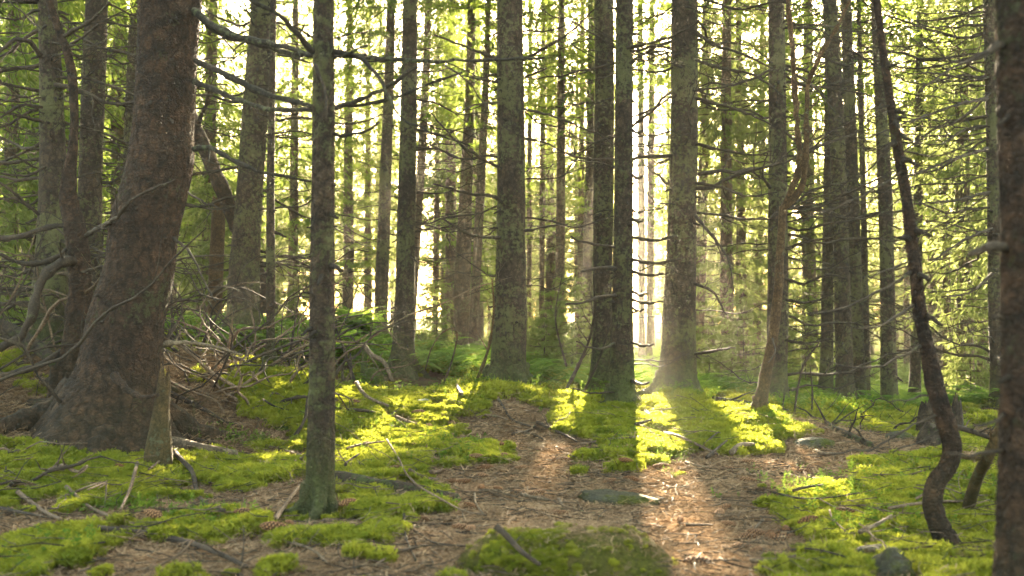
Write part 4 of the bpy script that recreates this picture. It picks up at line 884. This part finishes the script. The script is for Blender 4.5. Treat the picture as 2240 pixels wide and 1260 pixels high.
# many more short twigs
def twig_proto(k):
    mb = MB(); u = np.linspace(-.5, .5, 8); P = np.stack([u, .10*R_.normal()*u**2*2+.015*np.sin(u*14+k), .02*np.sin(u*8)+.03*np.abs(u)], -1)
    tube(mb, P, np.linspace(.011, .006, 8)*R_.uniform(.7, 1.3), 5)
    for q in range(R_.integers(0, 3)):
        i = R_.integers(2, 7); d = np.array([R_.normal(), R_.normal(), .25]); d /= np.linalg.norm(d)
        tube(mb, P[i]+d*.22*np.linspace(0, 1, 4)[:, None], np.linspace(.005, .003, 4), 4)
    return mb
TW = [[m.mesh('stick', [mm]) for mm in (M_twig, M_stick, M_grey)] for m in [twig_proto(k) for k in range(7)]]
nt = 0
while nt < 130:
    px, py = R_.uniform(0, 2180), R_.uniform(880, 1255)
    p = hit(px, py)
    if p[1] > 12: continue
    j = int(R_.integers(3)); o = obj('stick', TW[R_.integers(7)][j], None, p+np.array([0, 0, .026+.03*float(mossiness(p[:1], p[1:2])[0])]))
    L = R_.uniform(.12, .5); o.scale = (L, L, L*.9+.05); o.rotation_euler = (R_.normal()*.2, R_.normal()*.1, R_.uniform(0, TAU))
    tag(o, 'x', 'stick', 'fallen sticks on the forest floor')
    ITEMS.append((o, px, py, f"{'small' if L < .3 else 'slender'} {['dark', 'tan', 'pale'][j]} twig")); nt += 1
# brush pile and tangle of dead limbs
def brush(n, xr, yr, lr, hr, phrase, seed, group):
    rr = np.random.default_rng(seed)
    for i in range(n):
        x, y = rr.uniform(*xr), rr.uniform(*yr); z = float(ground(x, y)[0]); L = rr.uniform(*lr); az = rr.uniform(0, TAU)
        u = np.linspace(0, 1, 9); hgt = rr.uniform(*hr)
        d = np.array([math.cos(az), math.sin(az)*.6])
        prof = hgt*np.sin(u*math.pi*rr.uniform(.5, .95))**.8 if rr.random() < .6 else hgt*u
        P = np.stack([d[0]*L*u+.1*L*np.sin(u*5+i), d[1]*L*u, prof-.03], -1); P[1:] += rr.normal(size=(8, 3))*.02*L
        mb = MB(); branch_shape(mb, spline(P, n=16), rr.uniform(.008, .02), .003, int(rr.integers(2, 7)), 0, 6, .35, rr)
        j = int(rr.integers(3)); o = obj('dead_limb', mb.mesh('dead_limb', [(M_twig, M_stick, M_twig)[j]]), None, (x, y, z))
        tag(o, 'x', 'dead branch', group); q = project(np.array([x, y, z])+P[4])
        ITEMS.append((o, q[0], q[1], ('arched' if prof[-1] < hgt*.8 else 'slanting')+(' tan' if j == 1 else ' dark')+' dead limb'))
brush(80, (-4.2, -2.0), (8.8, 12.8), (.7, 2.2), (.2, 1.2), '', 5, 'dead limbs of the brush pile behind the massive spruce')
brush(18, (-2.9, -1.9), (8.2, 9.5), (.6, 1.5), (.1, .5), '', 6, 'dead limbs of the brush pile behind the massive spruce')
brush(62, (-5.4, -3.3), (6.8, 10.5), (.7, 2.2), (.15, 1.5), '', 7, 'tangled dead limbs left of the massive spruce')
brush(34, (-4.4, -2.9), (5.6, 7.5), (.4, 1.3), (.02, .14), '', 9, 'fallen limbs on the dark bank left of the massive spruce')
brush(16, (3.0, 5.6), (9.8, 11.2), (.4, 1.2), (.05, .3), '', 8, 'dead limbs along the fallen branchy log')

# spruce cones
def cone_mesh(R, L):
    n, s = 44, 26; t = np.linspace(0, 1, n); th = np.arange(s)*TAU/s
    prof = np.sin(np.clip(t, .01, .99)*math.pi)**.55*(1-.25*t)
    Tt, H = np.meshgrid(t, th, indexing='ij')
    p1 = (5*H/TAU+Tt*6) % 1; p2 = (3*H/TAU-Tt*9) % 1
    f = 1-np.maximum(np.abs(p1-.5), np.abs(p2-.5))*2; sc_ = np.clip(f*1.7-.15, 0, 1)
    r = R*prof[:, None]*(.76+.34*sc_+.08*(1-p2))
    V = np.stack([(Tt-.5)*L, r*np.cos(H), r*np.sin(H)], -1).reshape(-1, 3)
    i = np.arange(n-1)[:, None]*s; j = np.arange(s)[None]; Q = np.stack([i+j, i+(j+1) % s, i+s+(j+1) % s, i+s+j], -1).reshape(-1, 4)
    mb = MB(); mb.add(V, Q[:, ::-1]); me = mb.mesh('spruce_cone', [M_cone])
    a = me.attributes.new('scale', 'FLOAT', 'POINT'); a.data.foreach_set('value', sc_.ravel().astype(np.float32)); return me
CM = [cone_mesh(.019, .105), cone_mesh(.017, .095), cone_mesh(.021, .115)]
CONES = [(760,1117,.9),(632,1155,1.4),(600,1172,.3),(922,1145,-.6),(1008,1163,.2),(1030,1165,1.2),(988,1108,-.1),(1030,1117,-.7),(1053,1073,1.4),(1090,1078,-.9),(992,1060,0),(1060,1030,.1),(1053,1048,.5),(1040,1009,-.1),(1023,994,.5),(1030,982,.4),(1098,985,1.5),(1102,1010,1.),(902,983,-.2),(797,982,0),(915,912,0),(912,935,-.1),(938,942,1.3),(773,889,.1),
 (1182,1030,0),(1140,1030,-.1),(1242,1012,.1),(1232,992,-.5),(1270,1042,-.4),(1358,1033,-.4),(1370,1020,.1),(1333,1058,-.1),(1380,1055,-.5),(1443,1028,-.1),(1173,1087,-.1),(1137,1085,-.8),(1220,1130,.3),(1488,1147,1.3),(1575,1130,1.),(1585,1119,.6),(1593,1155,-.9),(1592,1035,-.4),(1655,1035,0),(1675,1037,.2),(1637,1057,-.4),(1633,1018,-.2),(1675,1088,.8),(1632,1183,-.1),(1657,1175,-.2),(1623,1205,.2),(1653,1217,.9),(1333,960,.1),(1392,1085,-.3),
 (1768,1155,.4),(1720,1168,1.4),(1690,1173,.1),(1707,1188,.3),(1685,1185,1.),(1757,1039,-.1),(1762,1032,-.2),(1848,1133,-.4),(263,1035,-.5),(333,1143,-.4),(530,1137,.8),(75,1032,0),(1530,1240,.3),(1010,1062,-.2),(1120,1052,.3),(870,1035,.1),(1215,1012,.2)]
for i, (px, py, a) in enumerate(CONES):
    s = R_.uniform(.95, 1.25); o = obj('spruce_cone', CM[i % 3], None, hit(px, py)+np.array([0, 0, .022*s+.02*float(mossiness(*hit(px, py)[:2, None])[0])])); o.scale = (s,)*3
    o.rotation_euler = (R_.uniform(0, TAU), R_.normal()*.12-(.25 if i in (0, 1) else 0), a+(math.pi if R_.random() < .5 else 0))
    tag(o, 'x', 'cone', 'spruce cones scattered on the forest floor'); ITEMS.append((o, px, py, 'brown spruce cone'))
# labels that say which one: counted outward from the nearest landmark
buckets = {}
for o, px, py, ph in ITEMS:
    d = [math.hypot(px-a, (py-b)*1.6) for a, b, _ in LANDMARK]; i = int(np.argmin(d)); a, b, nm = LANDMARK[i]
    dx, dy = px-a, (py-b)*1.6
    side = ('right of' if dx > 0 else 'left of') if abs(dx) > abs(dy) else ('in front of' if dy > 0 else 'behind')
    buckets.setdefault((ph, side, nm), []).append((d[i], o))
for (ph, side, nm), L in buckets.items():
    for k, (dd, o) in enumerate(sorted(L, key=lambda q: q[0])):
        o['label'] = f"{ph} {side} {nm}" if len(L) == 1 else f"{ph} {side} {nm}, {ords[k]} to it"

# ------------------------------------------------------------------ scattered stuff: moss, needle litter, low plants
def scatter(name, label, P, rot, scl, idx, protos):
    me = bpy.data.meshes.new(name); n = len(P); me.vertices.add(n); me.vertices.foreach_set('co', np.asarray(P, np.float32).ravel())
    a = me.attributes.new('rot', 'FLOAT_VECTOR', 'POINT'); a.data.foreach_set('vector', np.asarray(rot, np.float32).ravel())
    a = me.attributes.new('scl', 'FLOAT', 'POINT'); a.data.foreach_set('value', np.asarray(scl, np.float32))
    a = me.attributes.new('pick', 'INT', 'POINT'); a.data.foreach_set('value', np.asarray(idx, np.int32))
    col = bpy.data.collections.new(name+' kinds')
    for k, p in enumerate(protos):
        o = bpy.data.objects.new(f'{name}_kind_{k:02d}', p); col.objects.link(o)
    ng = bpy.data.node_groups.new(name, 'GeometryNodeTree'); ng.interface.new_socket('Geometry', in_out='INPUT', socket_type='NodeSocketGeometry'); ng.interface.new_socket('Geometry', in_out='OUTPUT', socket_type='NodeSocketGeometry')
    nn, lk = ng.nodes, ng.links
    gi, go = nn.new('NodeGroupInput'), nn.new('NodeGroupOutput')
    ci = nn.new('GeometryNodeCollectionInfo'); ci.inputs[0].default_value = col; ci.inputs['Separate Children'].default_value = True; ci.inputs['Reset Children'].default_value = True
    ip = nn.new('GeometryNodeInstanceOnPoints'); ip.inputs['Pick Instance'].default_value = True
    def at_(nm, ty):
        q = nn.new('GeometryNodeInputNamedAttribute'); q.data_type = ty; q.inputs['Name'].default_value = nm; return q.outputs[0]
    e2r = nn.new('FunctionNodeEulerToRotation'); lk.new(at_('rot', 'FLOAT_VECTOR'), e2r.inputs[0])
    lk.new(gi.outputs[0], ip.inputs['Points']); lk.new(ci.outputs[0], ip.inputs['Instance']); lk.new(at_('pick', 'INT'), ip.inputs['Instance Index'])
    lk.new(e2r.outputs[0], ip.inputs['Rotation']); lk.new(at_('scl', 'FLOAT'), ip.inputs['Scale']); lk.new(ip.outputs[0], go.inputs[0])
    o = tag(obj(name, me), label, None, None, 'stuff'); md = o.modifiers.new('scatter', 'NODES'); md.node_group = ng
    return o
def leaves_mesh(name, Vs, mat):
    B = np.concatenate(Vs); n = len(B); mb = MB(); k = B.shape[1]
    if k == 4: mb.add(B.reshape(-1, 3), np.arange(n*4).reshape(n, 4))
    else: mb.add(B.reshape(-1, 3), None, np.arange(n*3).reshape(n, 3))
    return mb.mesh(name, [mat], smooth=False)
def moss_proto(seed, rad=.055, n=85, hmax=.032):
    r = np.random.default_rng(seed); out = []
    for q in range(n):
        a, d = r.uniform(0, TAU), rad*math.sqrt(r.random()); b = np.array([math.cos(a)*d, math.sin(a)*d, -.012])
        h = hmax*(1-.5*(d/rad)**2)*r.uniform(.6, 1.1); top = b+np.array([r.normal()*.006, r.normal()*.006, h+.012])
        m = 6
        az = r.uniform(0, TAU)+np.arange(m)*TAU/m; t = np.linspace(.35, 1., m)
        p = b+(top-b)*t[:, None]; l = .013*r.uniform(.7, 1.3)
        D = np.stack([np.cos(az), np.sin(az), np.full(m, r.uniform(.35, 1.0))], -1)
        sd = np.stack([-np.sin(az), np.cos(az), np.zeros(m)], -1)*.0034
        out.append(np.stack([p-sd, p+sd, p+D*l], 1))
        s2 = np.array([.0016, 0, 0]); out.append(np.stack([b-s2, b+s2, top], 0)[None])
    return leaves_mesh('moss_tuft', out, M_moss)
MP = [moss_proto(k, n=70+10*(k % 3), hmax=.024+.007*(k % 3)) for k in range(6)]
def ground_samples(n, ymin, ymax, power=1.0, spread=.60, pad=.8):
    y = ymin+(ymax-ymin)*R_.random(n)**power; x = R_.uniform(-1, 1, n)*(y*spread+pad); return x, y
def slope_rot(x, y, amt=.8):
    e = .05; zx = (ground(x+e, y)-ground(x-e, y))/(2*e); zy = (ground(x, y+e)-ground(x, y-e))/(2*e)
    return np.stack([np.arctan(zy)*amt, -np.arctan(zx)*amt, np.zeros(len(x))], -1)
def moss_points(n, ymin, ymax, s0, s1, thr):
    x, y = ground_samples(n, ymin, ymax); m = mossiness(x, y); k = m > thr+R_.random(n)*(1-thr)*.8; x, y, m = x[k], y[k], m[k]
    rot = slope_rot(x, y); rot[:, 2] = R_.uniform(0, TAU, len(x))
    return np.stack([x, y, ground(x, y)-.004], -1), rot, R_.uniform(s0, s1, len(x))*(.6+.5*m)
parts = [moss_points(30000, 3.2, 6.5, .6, 1.15, .25), moss_points(30000, 6.5, 10.5, .8, 1.5, .25), moss_points(22000, 10.5, 18, 1.3, 2.6, .25)]
# moss on the boulder's left shoulder
nb = 900; ii = R_.integers(0, len(BV), 14000); V = BV[ii]
keep = (V[:, 2] > .02) & (fbm(V[:, 0]*7, V[:, 1]*7, V[:, 2]*7, 4, 3)+R_.normal(size=len(V))*.10 > .05+.45*np.clip(V[:, 0]+.2, 0, 1))
V = V[keep][:nb]
parts.append((V+BC, np.stack([R_.normal(size=len(V))*.2-V[:, 1]*1.2, V[:, 0]*1.6, R_.uniform(0, TAU, len(V))], -1), R_.uniform(.18, .45, len(V))))
for key in TREES:
    if TREES[key][1] < 16:
        b = TREE_POS[key]; r0 = TREES[key][2][1][2]*TREES[key][1]/F/2; n = int(40+200*r0); az = R_.uniform(0, TAU, n); d = r0*R_.uniform(.9, 1.25, n)+np.abs(R_.normal(size=n))*.07
        x, y = b[0]+np.cos(az)*d, b[1]+np.sin(az)*d; k = fbm(x*3, y*3, 0, 3, 61) > -.1; x, y, az = x[k], y[k], az[k]
        parts.append((np.stack([x, y, ground(x, y)-.004+.02*R_.random(len(x))], -1), np.stack([np.sin(az)*-.5, np.cos(az)*.5, R_.uniform(0, TAU, len(x))], -1), R_.uniform(.5, 1., len(x))))
Pm = np.concatenate([p[0] for p in parts]); Rm = np.concatenate([p[1] for p in parts]); Sm = np.concatenate([p[2] for p in parts])
scatter('moss', 'soft bright green moss covering the banks and hollows', Pm, Rm, Sm, R_.integers(0, 6, len(Pm)), MP)
def litter_proto(seed):
    r = np.random.default_rng(seed); n = 46; p = np.stack([r.normal(size=n)*.05, r.normal(size=n)*.05, r.uniform(.001, .012, n)], -1)
    a = r.uniform(0, TAU, n); l = np.where(r.random(n) < .12, r.uniform(.03, .07, n), r.uniform(.012, .024, n)); D = np.stack([np.cos(a), np.sin(a), r.normal(size=n)*.25], -1)
    w = np.where(l > .03, .0016, .0009)[:, None]*np.stack([-np.sin(a), np.cos(a), r.normal(size=n)*.3], -1)
    q = p+D*l[:, None]
    return leaves_mesh('needle_clump', [np.stack([p-w, p+w, q+w, q-w], 1)], M_litter)
LP = [litter_proto(100+k) for k in range(6)]
def litter_points(n, ymin, ymax, s0, s1):
    x, y = ground_samples(n, ymin, ymax); m = mossiness(x, y); k = m < .3+R_.random(n)*.5; x, y = x[k], y[k]
    rot = slope_rot(x, y, 1.); rot[:, 2] = R_.uniform(0, TAU, len(x))
    return np.stack([x, y, ground(x, y)+.002], -1), rot, R_.uniform(s0, s1, len(x))
parts = [litter_points(26000, 3.2, 6.8, .7, 1.2), litter_points(20000, 6.8, 12, 1., 1.8)]
Pm = np.concatenate([p[0] for p in parts]); Rm = np.concatenate([p[1] for p in parts]); Sm = np.concatenate([p[2] for p in parts])
kb = R_.integers(0, len(BV), 900); Vb = BV[kb]; Vb = Vb[Vb[:, 2] > .03][:260]
Pm = np.concatenate([Pm, Vb+BC+np.array([0, 0, .004])]); Rm = np.concatenate([Rm, np.stack([-Vb[:, 1]*1.2, Vb[:, 0]*1.6, R_.uniform(0, TAU, len(Vb))], -1)]); Sm = np.r_[Sm, R_.uniform(.4, .9, len(Vb))]
scatter('needle_litter', 'fallen brown spruce needles and bits of twig on the path', Pm, Rm, Sm, R_.integers(0, 6, len(Pm)), LP)
def twiglit(seed):
    r = np.random.default_rng(seed); mb = MB()
    for q in range(5):
        c = np.array([r.normal()*.14, r.normal()*.14, r.uniform(.004, .03)]); a = r.uniform(0, TAU); l = r.uniform(.05, .22)
        u = np.linspace(-.5, .5, 5)[:, None]; d = np.array([math.cos(a), math.sin(a), r.normal()*.12]); n = np.array([-d[1], d[0], .2])
        tube(mb, c+d*l*u+n*.15*l*r.normal()*u**2*2, np.linspace(.0028, .0013, 5), 4, int(r.integers(2)))
    return mb.mesh('twig_bundle', [M_twig, M_stick])
TWP = [twiglit(300+k) for k in range(7)]
x, y = ground_samples(3000, 3.2, 13); k = R_.random(len(x)) > mossiness(x, y)*.55; x, y = x[k], y[k]; rot = slope_rot(x, y, 1.); rot[:, 2] = R_.uniform(0, TAU, len(x))
scatter('twig_litter', 'small broken twigs strewn over needles and moss', np.stack([x, y, ground(x, y)+.006+.02*mossiness(x, y)], -1), rot, R_.uniform(.6, 1.3, len(x)), R_.integers(0, 7, len(x)), TWP)
def leafplant(seed, h=.14, nst=5, nl=8, ls=.022):
    r = np.random.default_rng(seed); L = []
    for s in range(nst):
        a = r.uniform(0, TAU); lean = np.array([math.cos(a), math.sin(a), 0])*r.uniform(.1, .8)
        hh = h*r.uniform(.5, 1.1); b = np.array([r.normal()*.02, r.normal()*.02, -.01])
        pth = lambda t: b+lean*hh*t[:, None]**1.5+np.array([0, 0, 1.])*hh*t[:, None]
        w = np.array([.0012, .0008, 0]); tt = np.linspace(0, 1, 4); q = pth(tt)
        L.append(np.stack([q[:-1]-w, q[:-1]+w, q[1:]+w, q[1:]-w], 1))
        t = r.uniform(.35, 1, nl); p = pth(t); az = r.uniform(0, TAU, nl); D = np.stack([np.cos(az), np.sin(az), r.normal(size=nl)*.25+.1], -1)
        sd = np.stack([-np.sin(az), np.cos(az), r.normal(size=nl)*.25], -1)*ls*.46; l = ls*r.uniform(.7, 1.3, nl)[:, None]
        L.append(np.stack([p, p+D*l*.5+sd, p+D*l, p+D*l*.5-sd], 1))
    return leaves_mesh('leafy_plant', L, M_leaf)
def fernplant(seed, L0=.4, nf=7, mat=None):
    r = np.random.default_rng(seed); L = []
    for s in range(nf):
        a = s*TAU/nf+r.normal()*.3; d = np.array([math.cos(a), math.sin(a), 0]); sd = np.array([-d[1], d[0], 0]); ll = L0*r.uniform(.7, 1.1)
        t = np.linspace(.12, 1, 15); p = d*(ll*t*.85)[:, None]+np.array([0, 0, 1.])*(ll*(.95*t-.62*t**2.2))[:, None]
        w = .22*ll*np.sin(np.clip(t*1.02, 0, 1)*math.pi*.86+.25)
        for sg in (1, -1):
            q = p+sd*sg*w[:, None]+d*.03*ll+np.array([0, 0, -.25])*w[:, None]*r.uniform(.3, 1.)
            v = d*.020*L0/.4
            L.append(np.stack([p-v*.5, (p+q)/2+v*.9, q, (p+q)/2-v*.7], 1))
    return leaves_mesh('fern', L, mat or M_fern)
PL = [leafplant(k) for k in range(4)]+[leafplant(40+k, .09, 4, 5, .03) for k in range(3)]
PF = [fernplant(60+k, .38+.04*k) for k in range(4)]
x, y = ground_samples(24000, 11.2, 45, 1.5); k = (mossiness(x, y) > .2) & (fbm(x*.35, y*.35, 0, 3, 77) > -.12); x, y = x[k], y[k]
n1 = len(x)
x2, y2 = ground_samples(2600, 3.4, 11.5); kk = (mossiness(x2, y2) > .35) & (fbm(x2*1.1, y2*1.1, 0, 2, 55) > .06); x2, y2 = x2[kk], y2[kk]
PATCH = blobs([(1790,1085,110,28,1),(1900,1045,150,30,1),(460,1160,100,24,1),(290,1120,90,22,1),(1430,990,55,40,1),(940,975,90,22,1),(1230,880,70,16,1),(830,935,50,14,1),(1020,1010,50,14,1),(1900,1175,120,30,1),(540,975,70,16,1),(2140,1080,70,30,1),(1700,925,60,12,1),(1980,935,90,14,1)])
ex, ey = [], []
for cx, cy, rx, ry, s in PATCH:
    q = int(60+rx*ry*160); ex.append(cx+R_.normal(size=q)*rx*.55); ey.append(cy+R_.normal(size=q)*ry*.5)
xs = np.r_[x, x2, np.concatenate(ex)]; ys = np.r_[y, y2, np.concatenate(ey)]
big = np.r_[R_.uniform(.8, 1.6, n1)*np.clip(.7+ys[:n1]/40, .7, 1.5), R_.uniform(.45, .9, len(x2)), R_.uniform(.35, .75, len(xs)-n1-len(x2))]
rot = np.zeros((len(xs), 3)); rot[:, 2] = R_.uniform(0, TAU, len(xs)); rot[:, :2] = R_.normal(size=(len(xs), 2))*.12
scatter('low_plants', 'low leafy green plants, bilberry and wood sorrel', np.stack([xs, ys, ground(xs, ys)], -1), rot, big, R_.integers(0, 7, len(xs)), PL)
x, y = ground_samples(3200, 13, 42, 1.3); k = fbm(x*.3+7, y*.3, 0, 3, 99) > -.02; x, y = x[k], y[k]; rot = np.zeros((len(x), 3)); rot[:, 2] = R_.uniform(0, TAU, len(x))
scatter('fern_carpet', 'carpet of ferns spreading under the far trees', np.stack([x, y, ground(x, y)], -1), rot, R_.uniform(.7, 1.5, len(x)), R_.integers(0, 4, len(x)), PF)
# the leafy root mound behind the lone front trunk
rp = hit(768, 752); rp = at(768, 750, 16.5)
root = empty('root_mound', rp, 'dark root mound topped with bright green ferns, right of the lone front trunk', 'plant')
me, RV = blob_mesh('soil_mound', M_rot, .36, .32, .24, 33, .3, 40); obj('soil', me, root, (0, 0, .05))
L = []
for q in range(26):
    me = fernplant(200+q % 3, .42, 7); break
for q in range(30):
    a = R_.uniform(0, TAU); d = R_.uniform(0, .3); o = obj('fern', PF[q % 4], root, (math.cos(a)*d, math.sin(a)*d, .2+R_.uniform(-.1, .14))); o.rotation_euler = (R_.normal()*.3, R_.normal()*.3, R_.uniform(0, TAU)); o.scale = (R_.uniform(.95, 1.4),)*3

# ------------------------------------------------------------------ air, light, sky, camera
def haze():
    m, N = newmat('morning haze')
    v = N('ShaderNodeVolumePrincipled', {'Color': (.98, .93, .80, 1), 'Density': .00095, 'Anisotropy': .45})
    o = N('ShaderNodeOutputMaterial'); o.id_data.links.new(v.outputs[0], o.inputs['Volume'])
    x, y0, y1, z0, z1 = 118, -12, 156, -4.0, 28.0
    V = [(a, b, c) for c in (z0, z1) for b in (y0, y1) for a in (-x, x)]
    mb = MB(); mb.add(V, [(0, 2, 3, 1), (4, 5, 7, 6), (0, 1, 5, 4), (2, 6, 7, 3), (0, 4, 6, 2), (1, 3, 7, 5)])
    tag(obj('haze', mb.mesh('haze', [m], False)), 'thin warm morning haze filling the wood', None, None, 'stuff')
haze()
w = bpy.data.worlds.new('World'); sc.world = w; w.use_nodes = True; nt = w.node_tree
sk = nt.nodes.new('ShaderNodeTexSky'); sk.sky_type = 'NISHITA'; sk.sun_disc = False; sk.sun_elevation = SUN_EL; sk.sun_rotation = SUN_AZ
sk.air_density = 1.0; sk.dust_density = 2.5; sk.ozone_density = 1.0
bg = nt.nodes['Background']; bg.inputs[1].default_value = .052
tn = nt.nodes.new('ShaderNodeMix'); tn.data_type = 'RGBA'; tn.blend_type = 'MULTIPLY'; tn.inputs[0].default_value = 1; tn.inputs[7].default_value = (1, .88, .64, 1)
nt.links.new(sk.outputs[0], tn.inputs[6]); nt.links.new(tn.outputs[2], bg.inputs[0])
sl = bpy.data.lights.new('sun', 'SUN'); sl.energy = 5.0; sl.angle = math.radians(.5); sl.color = (1, .82, .56)
so = bpy.data.objects.new('sun', sl); COL.objects.link(so)
import mathutils
so.rotation_euler = mathutils.Vector([float(-c) for c in SUN]).to_track_quat('-Z', 'Y').to_euler()
cd = bpy.data.cameras.new('camera'); cd.sensor_width = 36; cd.lens = 35; cd.clip_end = 600; cd.clip_start = .05
cd.dof.use_dof = True; cd.dof.focus_distance = 9.0; cd.dof.aperture_fstop = 2.0
co = bpy.data.objects.new('camera', cd); COL.objects.link(co); co.location = [float(c) for c in CAM]; co.rotation_euler = (math.pi/2+PITCH, 0, 0)
sc.camera = co
vs = sc.view_settings; vs.view_transform = 'Standard'; vs.look = 'None'; vs.gamma = 1; vs.exposure = 5.55
cy = sc.cycles; cy.max_bounces = 6; cy.diffuse_bounces = 3; cy.glossy_bounces = 1; cy.transmission_bounces = 4; cy.volume_bounces = 0; cy.transparent_max_bounces = 4
cy.use_denoising = True; cy.caustics_reflective = False; cy.caustics_refractive = False; cy.sample_clamp_indirect = 6.0
